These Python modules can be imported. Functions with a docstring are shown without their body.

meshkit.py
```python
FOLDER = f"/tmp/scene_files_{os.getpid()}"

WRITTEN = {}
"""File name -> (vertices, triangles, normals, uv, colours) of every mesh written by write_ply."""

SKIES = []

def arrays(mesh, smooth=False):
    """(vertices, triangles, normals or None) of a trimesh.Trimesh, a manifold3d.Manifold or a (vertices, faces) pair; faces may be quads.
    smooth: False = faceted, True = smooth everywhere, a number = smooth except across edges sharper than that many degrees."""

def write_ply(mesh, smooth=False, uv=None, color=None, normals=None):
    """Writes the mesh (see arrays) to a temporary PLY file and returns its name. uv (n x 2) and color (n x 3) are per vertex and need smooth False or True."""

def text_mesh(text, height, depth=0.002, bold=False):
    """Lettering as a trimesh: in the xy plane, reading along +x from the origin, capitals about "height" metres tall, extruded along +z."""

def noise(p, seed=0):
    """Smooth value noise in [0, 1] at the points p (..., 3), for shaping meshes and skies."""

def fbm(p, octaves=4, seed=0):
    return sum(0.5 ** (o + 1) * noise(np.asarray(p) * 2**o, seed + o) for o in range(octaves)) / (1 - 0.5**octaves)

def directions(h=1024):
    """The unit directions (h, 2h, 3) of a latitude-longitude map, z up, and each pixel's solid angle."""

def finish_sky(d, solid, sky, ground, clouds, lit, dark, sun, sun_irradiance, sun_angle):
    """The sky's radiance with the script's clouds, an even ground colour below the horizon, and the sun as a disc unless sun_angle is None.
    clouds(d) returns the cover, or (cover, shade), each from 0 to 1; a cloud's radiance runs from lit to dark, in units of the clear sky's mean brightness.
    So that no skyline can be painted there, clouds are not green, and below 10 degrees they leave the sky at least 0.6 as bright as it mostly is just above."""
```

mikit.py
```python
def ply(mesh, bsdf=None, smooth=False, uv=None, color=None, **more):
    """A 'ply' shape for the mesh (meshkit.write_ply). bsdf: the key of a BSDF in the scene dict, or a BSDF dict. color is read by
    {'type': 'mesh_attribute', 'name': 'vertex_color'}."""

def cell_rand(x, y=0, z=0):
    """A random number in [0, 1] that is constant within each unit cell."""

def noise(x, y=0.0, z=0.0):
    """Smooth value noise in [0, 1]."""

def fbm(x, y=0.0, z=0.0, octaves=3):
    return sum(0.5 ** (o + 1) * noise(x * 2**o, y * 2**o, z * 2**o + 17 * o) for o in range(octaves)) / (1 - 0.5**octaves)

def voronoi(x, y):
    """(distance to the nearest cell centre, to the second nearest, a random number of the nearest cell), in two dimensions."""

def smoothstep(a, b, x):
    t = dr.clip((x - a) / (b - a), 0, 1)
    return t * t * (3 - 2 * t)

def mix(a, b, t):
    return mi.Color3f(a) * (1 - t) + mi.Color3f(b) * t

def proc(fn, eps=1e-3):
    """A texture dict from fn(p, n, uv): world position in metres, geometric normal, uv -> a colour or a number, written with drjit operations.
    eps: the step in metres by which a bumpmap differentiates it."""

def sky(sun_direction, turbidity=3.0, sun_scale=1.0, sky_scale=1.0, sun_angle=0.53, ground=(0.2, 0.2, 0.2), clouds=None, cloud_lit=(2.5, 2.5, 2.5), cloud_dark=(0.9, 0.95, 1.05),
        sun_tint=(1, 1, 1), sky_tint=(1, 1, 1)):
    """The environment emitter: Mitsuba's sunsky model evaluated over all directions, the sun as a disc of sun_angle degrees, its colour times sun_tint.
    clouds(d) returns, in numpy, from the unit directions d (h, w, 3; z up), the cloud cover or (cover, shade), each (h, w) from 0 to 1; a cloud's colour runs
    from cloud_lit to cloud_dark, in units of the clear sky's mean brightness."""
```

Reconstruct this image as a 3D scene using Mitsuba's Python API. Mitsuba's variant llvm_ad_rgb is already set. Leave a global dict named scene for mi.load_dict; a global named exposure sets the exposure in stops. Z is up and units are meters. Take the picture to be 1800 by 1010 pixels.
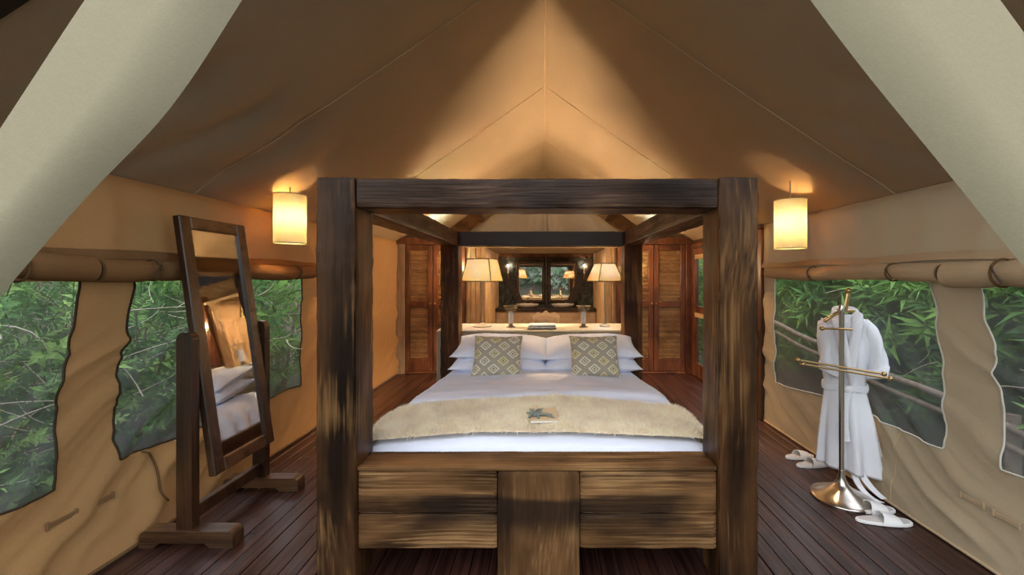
import math, random
import numpy as np
import trimesh
import drjit as dr
import mitsuba as mi
import mikit, meshkit
from mikit import noise, fbm, smoothstep, mix, cell_rand, proc
from shapely.geometry import Polygon
from scipy.spatial.transform import Rotation as Rot

rng = np.random.default_rng(7)
T = mi.ScalarTransform4f
scene, labels = {}, {}

# ------------------------------------------------------------------ camera, sky, exposure
F, CX, CY, CH = 700.0, 958.0, 485.0, 1.56          # focal length and vanishing point in pixels, eye height
scene['camera'] = {'type': 'perspective', 'fov': math.degrees(2 * math.atan(900 / F)), 'fov_axis': 'x', 'near_clip': 0.05, 'far_clip': 200.0,
                   'principal_point_offset_x': (900 - CX) / 1800, 'principal_point_offset_y': (505 - CY) / 1010,
                   'to_world': T().look_at(origin=[0, 0, CH], target=[0, 10, CH], up=[0, 0, 1])}


def overcast(d):
    n = meshkit.fbm(d * 3.0 + 5, 3, seed=3)
    return np.clip(0.75 + 0.5 * (n - 0.5), 0, 1), np.clip(0.35 + 0.8 * (n - 0.5), 0, 1)


scene['sky'] = mikit.sky((-0.5, -0.6, 0.7), turbidity=4, sun_scale=0.0, sky_scale=8.6, ground=(0.10, 0.10, 0.07), clouds=overcast,
                         cloud_lit=(1.9, 1.9, 1.9), cloud_dark=(1.1, 1.12, 1.18))
exposure = 1.25
LAMP = 1.0


def at(px, py, Y):
    """A point Y metres in front of the lens plane, for reading sizes off the photograph."""
    return np.array([(px - CX) / F * Y, Y, CH - (py - CY) / F * Y])


# ------------------------------------------------------------------ bookkeeping
used = set()


def numbered(name):
    k, i = name, 0
    while k in used:
        i += 1
        k = f'{name}_{i:03d}'
    used.add(k)
    return k


def thing(name, label, cat, group=None):
    k = numbered(name)
    labels[k] = {'label': label, 'category': cat}
    if group: labels[k]['group'] = group
    return k


def solo(name, label, cat, mesh, mat, group=None, **kw):
    k = thing(name, label, cat, group)
    scene[k] = mikit.ply(mesh, mat, **kw)
    return k


def part(parent, name, mesh, mat, label=None, kind=None, **kw):
    k = numbered(parent + '__' + name)
    scene[k] = mesh if isinstance(mesh, dict) else mikit.ply(mesh, mat, **kw)
    if label or kind:
        labels[k] = {}
        if label: labels[k]['label'] = label
        if kind: labels[k]['kind'] = kind
    return k


def struct(name, mesh=None, mat=None, label=None, **kw):
    k = numbered(name)
    labels[k] = {'kind': 'structure'}
    if label: labels[k]['label'] = label
    if mesh is not None: scene[k] = mikit.ply(mesh, mat, **kw)
    return k


# ------------------------------------------------------------------ mesh helpers
cat = trimesh.util.concatenate


def TM(v, f): return trimesh.Trimesh(np.asarray(v, float), np.asarray(f, int), process=False)


def grid(nu, nv, fn, flip=False):
    u, v = np.meshgrid(np.linspace(0, 1, nu), np.linspace(0, 1, nv), indexing='ij')
    P = np.stack(np.broadcast_arrays(*fn(u, v)), -1).reshape(-1, 3)
    i, j = np.meshgrid(np.arange(nu - 1), np.arange(nv - 1), indexing='ij')
    a = (i * nv + j).ravel(); b = ((i + 1) * nv + j).ravel(); c = b + 1; d = a + 1
    f = np.vstack([np.stack([a, b, c], 1), np.stack([a, c, d], 1)])
    if flip: f = f[:, ::-1]
    return TM(P, f)


def grid_uv(nu, nv):
    u, v = np.meshgrid(np.linspace(0, 1, nu), np.linspace(0, 1, nv), indexing='ij')
    return np.stack([u.ravel(), v.ravel()], 1)


def thick(nu, nv, fn, t):
    """A sheet with thickness t (second side offset along the normals, rim closed)."""
    m = grid(nu, nv, fn)
    n = meshkit.arrays(m, True)[2]
    N = len(m.vertices)
    v = np.vstack([m.vertices, m.vertices - n * t])
    f = [m.faces, m.faces[:, ::-1] + N]
    idx = np.arange(N).reshape(nu, nv)
    rim = np.concatenate([idx[:, 0], idx[-1, 1:], idx[::-1, -1][1:], idx[0, ::-1][1:]])
    a, b = rim[:-1], rim[1:]
    f += [np.stack([a, a + N, b + N], 1), np.stack([a, b + N, b], 1)]
    return TM(v, np.vstack(f))


def loft(rings, caps=True):
    R = np.asarray(rings, float)
    m, n = R.shape[:2]
    v = R.reshape(-1, 3)
    i, j = np.meshgrid(np.arange(m - 1), np.arange(n), indexing='ij')
    a = (i * n + j).ravel(); b = (i * n + (j + 1) % n).ravel(); c = b + n; d = a + n
    f = [np.stack([a, b, c], 1), np.stack([a, c, d], 1)]
    if caps:
        v = np.vstack([v, R[0].mean(0), R[-1].mean(0)])
        k = np.arange(n)
        f += [np.stack([(k + 1) % n, k, np.full(n, m * n)], 1), np.stack([k + (m - 1) * n, (k + 1) % n + (m - 1) * n, np.full(n, m * n + 1)], 1)]
    return TM(v, np.vstack(f))


def lathe(profile, n=32, c=(0, 0, 0), caps=True):
    a = np.arange(n) / n * 2 * np.pi
    return TM(*(lambda q: (q.vertices + np.asarray(c, float), q.faces))(loft([np.stack([r * np.cos(a), r * np.sin(a), np.full(n, z)], 1) for r, z in profile], caps)))


def tube(pts, r, n=10):
    p = np.asarray(pts, float)
    t = np.gradient(p, axis=0); t /= np.linalg.norm(t, axis=1, keepdims=True) + 1e-12
    a = np.cross(t[0], [0, 0, 1.0] if abs(t[0][2]) < 0.9 else [1.0, 0, 0]); a /= np.linalg.norm(a)
    r = np.broadcast_to(r, (len(p),)); th = np.arange(n) / n * 2 * np.pi
    rings = []
    for k in range(len(p)):
        a = a - t[k] * a.dot(t[k]); a /= np.linalg.norm(a)
        b = np.cross(t[k], a)
        rings.append(p[k] + r[k] * (np.cos(th)[:, None] * a + np.sin(th)[:, None] * b))
    return loft(rings)


def spline(pts, n=40):
    from scipy.interpolate import CubicSpline
    p = np.asarray(pts, float); s = np.r_[0, np.cumsum(np.linalg.norm(np.diff(p, axis=0), axis=1))]
    return CubicSpline(s, p)(np.linspace(0, s[-1], n))


def box(x0, x1, y0, y1, z0, z1, b=0.004):
    b = min(b, (x1 - x0) / 3, (y1 - y0) / 3, (z1 - z0) / 3)
    P = []
    for sx, X in ((1, x0), (-1, x1)):
        for sy, Y in ((1, y0), (-1, y1)):
            for sz, Z in ((1, z0), (-1, z1)):
                P += [(X, Y + sy * b, Z + sz * b), (X + sx * b, Y, Z + sz * b), (X + sx * b, Y + sy * b, Z)]
    return trimesh.convex.convex_hull(np.array(P))


def extrude(poly, h):
    return trimesh.creation.extrude_polygon(Polygon(poly), h, engine='earcut')


def xf(m, R=None, t=(0, 0, 0), s=1.0):
    v = np.asarray(m.vertices) * s
    if R is not None: v = v @ np.asarray(R).T
    return TM(v + np.asarray(t, float), m.faces)


def rz(deg): return Rot.from_euler('z', deg, degrees=True).as_matrix()


def hewn(x0, x1, y0, y1, z0, z1, axis, seed, amp=0.004, chip=0.012, step=0.018):
    """A rough-sawn timber: a rounded rectangle swept along axis, its edges chipped and wavy."""
    lo, hi = np.array([x0, y0, z0], float), np.array([x1, y1, z1], float)
    o = [k for k in range(3) if k != axis]
    L = hi[axis] - lo[axis]
    w, h = (hi - lo)[o] / 2
    c = ((hi + lo) / 2)
    m = max(2, int(L / step))
    # cross-section: points along the sides, with an edge weight
    pts, edge, nrm = [], [], []
    K = 7
    for (ax, ay), (bx, by), nn in (((-1, -1), (1, -1), (0, -1)), ((1, -1), (1, 1), (1, 0)), ((1, 1), (-1, 1), (0, 1)), ((-1, 1), (-1, -1), (-1, 0))):
        for k in range(K):
            t = k / K
            s = 0.5 - 0.5 * math.cos(math.pi * t)
            pts.append((ax + (bx - ax) * s, ay + (by - ay) * s)); edge.append(1.0 if k == 0 else (0.35 if k in (1, K - 1) else 0.0))
            nrm.append((ax, ay) if k == 0 else nn)
    pts, edge, nrm = np.array(pts) * [w, h], np.array(edge), np.array(nrm, float)
    rings = []
    for k in range(m + 1):
        a = lo[axis] + L * k / m
        q = np.zeros((len(pts), 3)); q[:, o[0]] = pts[:, 0] + c[o[0]]; q[:, o[1]] = pts[:, 1] + c[o[1]]; q[:, axis] = a
        nz = meshkit.fbm(q * 5.0 + seed * 3.1, 3, seed=seed)
        ch = meshkit.fbm(q * np.array([11.0, 11.0, 11.0]) + seed, 2, seed=seed + 50)
        d = -(amp * nz) - edge * chip * np.clip(ch - 0.25, 0, 1) * 1.5
        if k in (0, m): d = d - 0.004
        q[:, o[0]] += nrm[:, 0] * d; q[:, o[1]] += nrm[:, 1] * d
        rings.append(q)
    mesh = loft(rings)
    if (axis == 1): mesh = TM(mesh.vertices, mesh.faces[:, ::-1])
    return mesh


# ------------------------------------------------------------------ materials
def rgb(*c): return {'type': 'rgb', 'value': list(c)}


def srgb(r, g, b):
    c = np.array([r, g, b]) / 255.0
    return [float(x) for x in np.where(c < 0.04045, c / 12.92, ((c + 0.055) / 1.055) ** 2.4)]


def two(b): return {'type': 'twosided', 'bsdf': b}


def mat(name, color, rough=0.6, metallic=0.0, bump=None, **kw):
    b = {'type': 'principled', 'base_color': color if isinstance(color, dict) else rgb(*color), 'roughness': rough, 'metallic': metallic, **kw}
    if bump is not None:
        b = {'type': 'bumpmap', 'arbitrary': {**proc(bump[0], bump[1])}, 'bsdf': b, 'scale': bump[2]}
    scene[name] = two(b)
    return name


def wood_fn(axis, dark, mid, light, f=9.0, wear=0.0, along=1.0, stain=None):
    def fn(p, n, uv):
        c = [p.x, p.y, p.z]
        a = c[axis] * along; b, d = [c[k] for k in range(3) if k != axis]
        warp = 0.05 * noise(a * 2.2, b * 4, d * 4)
        t = 0.55 * fbm(a * 1.6 + 3, (b + warp) * f, (d + warp) * f, 4) + 0.45 * fbm(a * 3.2 + 8, b * 4.5, d * 4.5, 4)
        fine = fbm(a * 3.0, (b + warp) * f * 9, (d + warp) * f * 9, 3)
        col = mix(dark, mid, smoothstep(0.30, 0.68, t))
        w = smoothstep(0.52 - wear, 0.82 - wear, 0.6 * fbm(a * 3.4 + 9, b * 5.5, d * 5.5, 4) + 0.4 * fine)
        col = mix(col, light, w * 0.6)
        col = col * (0.62 + 0.7 * fine)
        if stain is not None: col = stain(p, col)
        return col
    return fn


def grain_bump(axis, f=120.0):
    def fn(p, n, uv):
        c = [p.x, p.y, p.z]
        a = c[axis]; b, d = [c[k] for k in range(3) if k != axis]
        return fbm(a * 5, b * f, d * f, 2) * 0.6 + 0.8 * fbm(a * 4, b * 22, d * 22, 2)
    return fn


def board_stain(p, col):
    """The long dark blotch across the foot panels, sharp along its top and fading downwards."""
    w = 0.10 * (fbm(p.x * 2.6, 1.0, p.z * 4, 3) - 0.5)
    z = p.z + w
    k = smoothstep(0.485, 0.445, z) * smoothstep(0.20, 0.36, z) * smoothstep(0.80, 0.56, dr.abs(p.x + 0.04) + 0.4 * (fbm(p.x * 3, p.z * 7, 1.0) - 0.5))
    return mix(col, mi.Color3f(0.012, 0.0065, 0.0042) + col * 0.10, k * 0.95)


BD, BM, BL = (0.010, 0.0042, 0.002), (0.066, 0.028, 0.0095), (0.23, 0.118, 0.043)
mat('bed_wood_upright', proc(wood_fn(2, BD, BM, BL, 10, 0.03)), 0.42, bump=(grain_bump(2), 1e-3, 0.0025), specular=0.18)
mat('bed_wood_cross', proc(wood_fn(0, BD, (0.055, 0.027, 0.015), (0.16, 0.09, 0.055), 10, 0.0)), 0.40, bump=(grain_bump(0), 1e-3, 0.0025), specular=0.18)
mat('bed_wood_side', proc(wood_fn(1, BD, (0.06, 0.034, 0.019), (0.15, 0.09, 0.05), 10, -0.04)), 0.42, specular=0.18)
mat('bed_wood_foot', proc(wood_fn(0, (0.028, 0.012, 0.0045), (0.165, 0.080, 0.030), (0.40, 0.225, 0.095), 12, 0.05, stain=board_stain)), 0.45, bump=(grain_bump(0), 1e-3, 0.005), specular=0.18)
mat('bed_wood_leg', proc(wood_fn(2, (0.028, 0.012, 0.0045), (0.13, 0.063, 0.024), (0.32, 0.18, 0.075), 12, 0.04, stain=board_stain)), 0.45, bump=(grain_bump(2), 1e-3, 0.0025), specular=0.18)


def floor_fn(p, n, uv):
    k = cell_rand(dr.floor(p.x / 0.1), 3)
    g = fbm(p.x * 60, p.y * 1.6 + k * 30, k * 9, 4)
    col = mix((0.016, 0.0055, 0.004), (0.042, 0.016, 0.0105), smoothstep(0.3, 0.7, g)) * (0.82 + 0.36 * k)
    return col * (0.8 + 0.4 * fbm(p.x * 1.5, p.y * 1.5, 3.0))


mat('floor_wood', proc(floor_fn), proc(lambda p, n, uv: 0.30 + 0.18 * fbm(p.x * 9, p.y * 3, 1.0)), specular=0.5)
mat('dark_gap', (0.008, 0.005, 0.004), 0.8)


def canvas_fn(tone, var=0.10):
    def fn(p, n, uv):
        w = fbm(p.x * 1.3 + p.y * 0.6, p.y * 1.1, p.z * 1.3, 3)
        th = fbm((p.x + p.y) * 170, (p.y - p.x) * 170, p.z * 420, 2)
        return mi.Color3f(*tone) * (1 - var + 2 * var * w) * (0.90 + 0.2 * th)
    return fn


CANVAS = (0.52, 0.405, 0.265)
scene['canvas_roof'] = two({'type': 'diffuse', 'reflectance': proc(canvas_fn((0.33, 0.258, 0.172)))})
scene['canvas_wall_glow_tint'] = {'type': 'principledthin', 'base_color': proc(canvas_fn((0.37, 0.212, 0.090))), 'roughness': 0.9, 'diff_trans': 0.22, 'eta': 1.3}  # left wall: warm light painted into the canvas as an amber tint
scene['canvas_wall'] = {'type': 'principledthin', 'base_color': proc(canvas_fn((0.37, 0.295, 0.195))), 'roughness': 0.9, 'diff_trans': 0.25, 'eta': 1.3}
scene['flap_cloth'] = two({'type': 'diffuse', 'reflectance': proc(canvas_fn((0.33, 0.29, 0.195), 0.06))})
scene['canvas_roll_shaded'] = two({'type': 'diffuse', 'reflectance': proc(canvas_fn((0.20, 0.115, 0.052)))})  # roll canvas with the shade of the left side painted in as brown
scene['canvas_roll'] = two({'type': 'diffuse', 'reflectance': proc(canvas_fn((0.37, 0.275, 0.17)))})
scene['canvas_seam'] = two({'type': 'diffuse', 'reflectance': rgb(0.44, 0.33, 0.21)})
scene['trim_dark'] = two({'type': 'diffuse', 'reflectance': rgb(0.045, 0.033, 0.022)})
scene['trim_pale'] = two({'type': 'diffuse', 'reflectance': rgb(0.50, 0.47, 0.40)})
scene['fly_dark'] = two({'type': 'diffuse', 'reflectance': rgb(0.03, 0.025, 0.018)})
scene['strap_brown'] = two({'type': 'diffuse', 'reflectance': rgb(0.13, 0.075, 0.035)})
scene['insect_mesh'] = {'type': 'blendbsdf', 'weight': 0.20, 'a': {'type': 'null'}, 'b': two({'type': 'diffuse', 'reflectance': rgb(0.42, 0.43, 0.44)})}
scene['linen_white'] = two({'type': 'diffuse', 'reflectance': proc(lambda p, n, uv: mi.Color3f(0.77, 0.805, 0.91) * (0.97 + 0.06 * fbm(p.x * 400, p.y * 400, p.z * 400, 2)))})
scene['linen_blue'] = two({'type': 'diffuse', 'reflectance': rgb(0.76, 0.775, 0.84)})


def waffle(p, n, uv):
    q = p.x * 0.8 + p.y * 0.6
    return mi.Color3f(0.80, 0.81, 0.86) * (0.93 + 0.07 * dr.sin(q * 520) * dr.sin(p.z * 520))


scene['robe_cloth'] = two({'type': 'diffuse', 'reflectance': proc(waffle)})
scene['slipper_cloth'] = two({'type': 'diffuse', 'reflectance': rgb(0.80, 0.80, 0.80)})
scene['slipper_sole'] = two({'type': 'diffuse', 'reflectance': rgb(0.52, 0.51, 0.50)})
scene['fur'] = two({'type': 'diffuse', 'reflectance': {'type': 'mesh_attribute', 'name': 'vertex_color'}})


def fur_base(p, n, uv):
    return mix((0.74, 0.61, 0.43), (0.93, 0.82, 0.64), fbm(p.x * 30, p.y * 30, 2.0, 3))


scene['fur_base'] = two({'type': 'diffuse', 'reflectance': proc(fur_base)})


def cushion_fn(p, n, uv):
    u, v = uv.x * 2.6 + 0.3, uv.y * 2.75 + 0.1
    fu, fv = u - dr.floor(u + 0.5), v - dr.floor(v + 0.5)
    gu, gv = u - dr.floor(u) - 0.5, v - dr.floor(v) - 0.5
    d1, d2 = dr.abs(fu) + dr.abs(fv), dr.abs(gu) + dr.abs(gv)
    d = dr.minimum(d1, d2)
    r = cell_rand(dr.floor(u + dr.select(d1 < d2, 0.5, 0.0)), dr.floor(v + dr.select(d1 < d2, 0.5, 0.0)), dr.select(d1 < d2, 1.0, 2.0))
    bg = mi.Color3f(*srgb(182, 172, 152)) * (0.9 + 0.2 * fbm(u * 40, v * 40))
    ring = mix(srgb(238, 230, 210), srgb(228, 219, 178), smoothstep(0.35, 0.65, r))
    inner = mix(srgb(165, 160, 146), srgb(186, 172, 130), r)
    c = dr.select(d < 0.33, mi.Color3f(ring), bg)
    c = dr.select(d < 0.22, mi.Color3f(inner), c)
    c = dr.select(d < 0.14, mi.Color3f(ring), c)
    c = dr.select(d < 0.075, mi.Color3f(*srgb(150, 135, 85)), c)
    return c * (0.92 + 0.10 * dr.sin(v * 150))


scene['cushion_weave'] = two({'type': 'diffuse', 'reflectance': proc(cushion_fn)})
scene['headboard_cloth'] = two({'type': 'diffuse', 'reflectance': proc(lambda p, n, uv: mi.Color3f(0.30, 0.265, 0.19) * (0.9 + 0.2 * fbm(p.x * 240, p.y * 240, p.z * 240, 2)))})
scene['headboard_top'] = two({'type': 'diffuse', 'reflectance': rgb(0.60, 0.51, 0.36)})
mat('frame_wood', proc(wood_fn(2, (0.014, 0.006, 0.003), (0.045, 0.020, 0.0085), (0.11, 0.053, 0.024), 14, -0.02)), 0.35, specular=0.5)
mat('foot_wood', proc(wood_fn(0, (0.03, 0.013, 0.006), (0.10, 0.048, 0.02), (0.20, 0.105, 0.05), 14, 0.0)), 0.35, specular=0.5)
mat('red_wood', proc(wood_fn(2, (0.045, 0.014, 0.007), (0.13, 0.045, 0.02), (0.22, 0.09, 0.04), 14, -0.02)), 0.4, specular=0.5)
mat('plank_wood', proc(wood_fn(2, (0.34, 0.21, 0.10), (0.52, 0.36, 0.20), (0.62, 0.46, 0.29), 12, 0.02)), 0.6)
mat('grey_wood', proc(wood_fn(2, (0.16, 0.11, 0.07), (0.30, 0.22, 0.15), (0.40, 0.31, 0.22), 12, 0.02)), 0.7)
mat('pale_wood', proc(wood_fn(0, (0.42, 0.31, 0.21), (0.56, 0.44, 0.31), (0.66, 0.54, 0.40), 14, 0.02)), 0.6)
mat('dark_timber', (0.018, 0.012, 0.009), 0.5)
mat('bamboo', (0.55, 0.40, 0.21), 0.6)


def wicker_fn(p, n, uv):
    r = fbm(p.x * 6, p.z * 6, p.y * 3, 3)
    s = cell_rand(dr.floor(p.z * 80), 2) * 0.6 + 0.4 * fbm(p.x * 25, p.z * 80, 2.0)
    return mix((0.17, 0.075, 0.025), (0.47, 0.29, 0.12), smoothstep(0.2, 0.8, 0.5 * r + 0.5 * s))


mat('wicker', proc(wicker_fn), 0.55)
mat('slate_green', proc(lambda p, n, uv: mix((0.012, 0.016, 0.014), (0.055, 0.078, 0.062), smoothstep(0.42, 0.68, fbm(p.x * 26, p.z * 26, 3.0, 4)))), 0.5)
mat('stone_tan', proc(lambda p, n, uv: mix((0.36, 0.25, 0.16), (0.55, 0.42, 0.29), fbm(p.x * 18, p.z * 18, p.y * 18, 4))), 0.6)
mat('ceramic', (0.75, 0.74, 0.72), 0.15, specular=0.5)
mat('black_paper', (0.012, 0.012, 0.014), 0.5)
mat('white_paper', (0.72, 0.70, 0.66), 0.6)
mat('card_kraft', (0.55, 0.40, 0.23), 0.7)
mat('wax', (0.78, 0.79, 0.84), 0.5)
mat('dried_leaf', (0.16, 0.19, 0.17), 0.7)
mat('steel', (0.62, 0.58, 0.53), 0.22, 1.0)
mat('pewter', (0.34, 0.30, 0.25), 0.32, 1.0)
mat('brass', (0.52, 0.36, 0.17), 0.28, 1.0)
mat('cord_brown', (0.05, 0.03, 0.018), 0.8)
scene['mirror_glass'] = {'type': 'twosided', 'bsdf': {'type': 'conductor', 'material': 'none', 'specular_reflectance': rgb(0.86, 0.87, 0.86)}}
scene['thin_glass'] = {'type': 'thindielectric', 'int_ior': 1.5}
scene['smoky_glass'] = {'type': 'thindielectric', 'int_ior': 1.6, 'specular_transmittance': rgb(0.88, 0.87, 0.84)}
scene['shade_drum'] = {'type': 'principledthin', 'base_color': rgb(0.84, 0.66, 0.42), 'roughness': 0.9, 'diff_trans': 0.50, 'eta': 1.3}


def pleat_fn(p, n, uv):
    s = dr.sin(uv.x * 160)
    return mi.Color3f(0.90, 0.47, 0.165) * (0.86 + 0.14 * s)


scene['shade_pleat'] = {'type': 'principledthin', 'base_color': proc(pleat_fn), 'roughness': 0.9, 'diff_trans': 0.19, 'eta': 1.3}
scene['leaf'] = {'type': 'principledthin', 'base_color': {'type': 'mesh_attribute', 'name': 'vertex_color'}, 'roughness': 0.45, 'diff_trans': 0.7, 'eta': 1.4}
mat('bark', proc(lambda p, n, uv: mix((0.10, 0.075, 0.055), (0.30, 0.25, 0.20), fbm(p.x * 30, p.y * 30, p.z * 12, 3))), 0.8)
mat('twig_grey', (0.42, 0.38, 0.33), 0.8)
mat('soil', proc(lambda p, n, uv: mix(mix((0.030, 0.024, 0.016), (0.10, 0.078, 0.055), fbm(p.x * 5, p.y * 5, p.z * 5, 4)), (0.03, 0.06, 0.02), smoothstep(0.45, 0.7, fbm(p.x * 1.7, p.y * 1.7, 5.0, 3)))), 0.95)


def bulb(parent, c, r, power, color=(1.0, 0.58, 0.24)):
    s = power * LAMP
    m = trimesh.creation.icosphere(2, r); m.apply_translation(c)
    k = part(parent, 'bulb', m, 'white_paper', smooth=True)
    scene[k]['emitter'] = {'type': 'area', 'radiance': rgb(*[s * x for x in color])}
    return k


# ================================================================== THE SETTING
WX, EAVE, RIDGE = 2.38, 2.105, 3.74
SL = (RIDGE - EAVE) / WX
Y0, Y1 = 1.20, 8.90

# ---- floor of planks
FL = struct('floor', box(-2.5, 2.5, 1.0, 9.0, -0.10, -0.026, 0.002), 'dark_gap', 'dark red-brown plank floor')
pw = 0.1
for col in range(50):
    x0 = -2.5 + col * pw
    ys = [1.0]
    ys.append(1.0 + float(rng.uniform(1.2, 3.6)))
    while ys[-1] < 9.0: ys.append(ys[-1] + float(rng.uniform(2.4, 3.4)))
    ys[-1] = 9.0
    if ys[-1] - ys[-2] < 0.5: ys.pop(-2)
    for a, b in zip(ys[:-1], ys[1:]):
        dz = float(rng.uniform(-0.0012, 0.0012))
        part(FL, 'plank', box(x0 + 0.002, x0 + pw - 0.002, a + 0.001, b - 0.001, -0.026, -0.0015 + dz, 0.0022), 'floor_wood')


# ---- side walls of canvas, with mesh windows
def wall_x(y, z, side):
    """The canvas surface: nearly upright, slightly slack, with slanting ridges that imitate shadow streaks below and gathers above."""
    y, z = np.asarray(y, float), np.asarray(z, float)
    P = np.stack(np.broadcast_arrays(y, z, 0 * y), -1)
    n1 = meshkit.fbm(P * [1.2, 1.6, 1] + side * 7 + 11, 3, seed=5)
    n2 = meshkit.noise(P * [3.0, 1.2, 1] + 31 + side, seed=9)
    lowband = np.clip((1.45 - z) / 0.3, 0, 1)
    ph = (y * 0.62 - z * 0.78) * 21 + 8.0 * n1
    streak_ridge = ((0.5 + 0.5 * np.sin(ph)) ** 3 * 0.046 + (0.5 + 0.5 * np.sin(ph * 2.3 + 1)) ** 3 * 0.016) * n2 * lowband * np.clip(z / 0.15, 0.1, 1)  # ridges shaped to stand in for branch shadows on the lower canvas
    up = np.clip((z - 1.62) / 0.15, 0, 1) * np.clip((2.07 - z) / 0.04, 0.15, 1)
    gather = (0.5 + 0.5 * np.sin(y * 21 + 7 * n1 + 1.5 * z)) ** 2 * 0.034 * up * n2
    belly = 0.095 * np.sin(np.clip(z / 1.5, 0, 1) * np.pi) * (0.7 + 0.6 * n1) * np.clip((4.0 - y) / 1.0, 0.15, 1)
    return side * (WX + belly - 0.02 - streak_ridge - gather)


def wall_band(y0, y1, zlo, zhi, side, nu, nv):
    def fn(u, v):
        yl = (y0(v) if callable(y0) else y0) + 0 * u
        yh = (y1(v) if callable(y1) else y1) + 0 * u
        y = yl + (yh - yl) * u
        a = zlo(y) if callable(zlo) else zlo + 0 * y
        z = a + ((zhi(y) if callable(zhi) else zhi) - a) * v
        return wall_x(y, z, side), y, z
    return grid(nu, nv, fn, flip=side > 0)


def edge(ytop, ybot, s, amp=0.012):
    """A window's upright edge, scalloped like stitched canvas: v = 0 at the sill, 1 at the head."""
    return lambda v: ybot + (ytop - ybot) * v + amp * np.sin(v * 19 + s) * (0.4 + 0.6 * np.sin(v * 7 + s * 2))


HEAD = 1.535
sill_l = lambda y: 0.505 + 0.012 * np.sin(y * 9)
sill_r = lambda y: 0.50 + 0.035 * np.clip(1 - (y - 2.2) / 1.6, -0.3, 1) + 0.02 * np.sin(y * 4.0 + 1)
LW = [(edge(1.42, 1.36, 1), edge(2.02, 1.985, 2)), (edge(2.285, 2.265, 3), edge(3.86, 3.85, 4, 0.006))]
RW = [(edge(1.42, 1.36, 2), edge(2.155, 2.11, 5)), (edge(2.43, 2.415, 1.5), edge(4.09, 4.09, 6, 0.006))]


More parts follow.
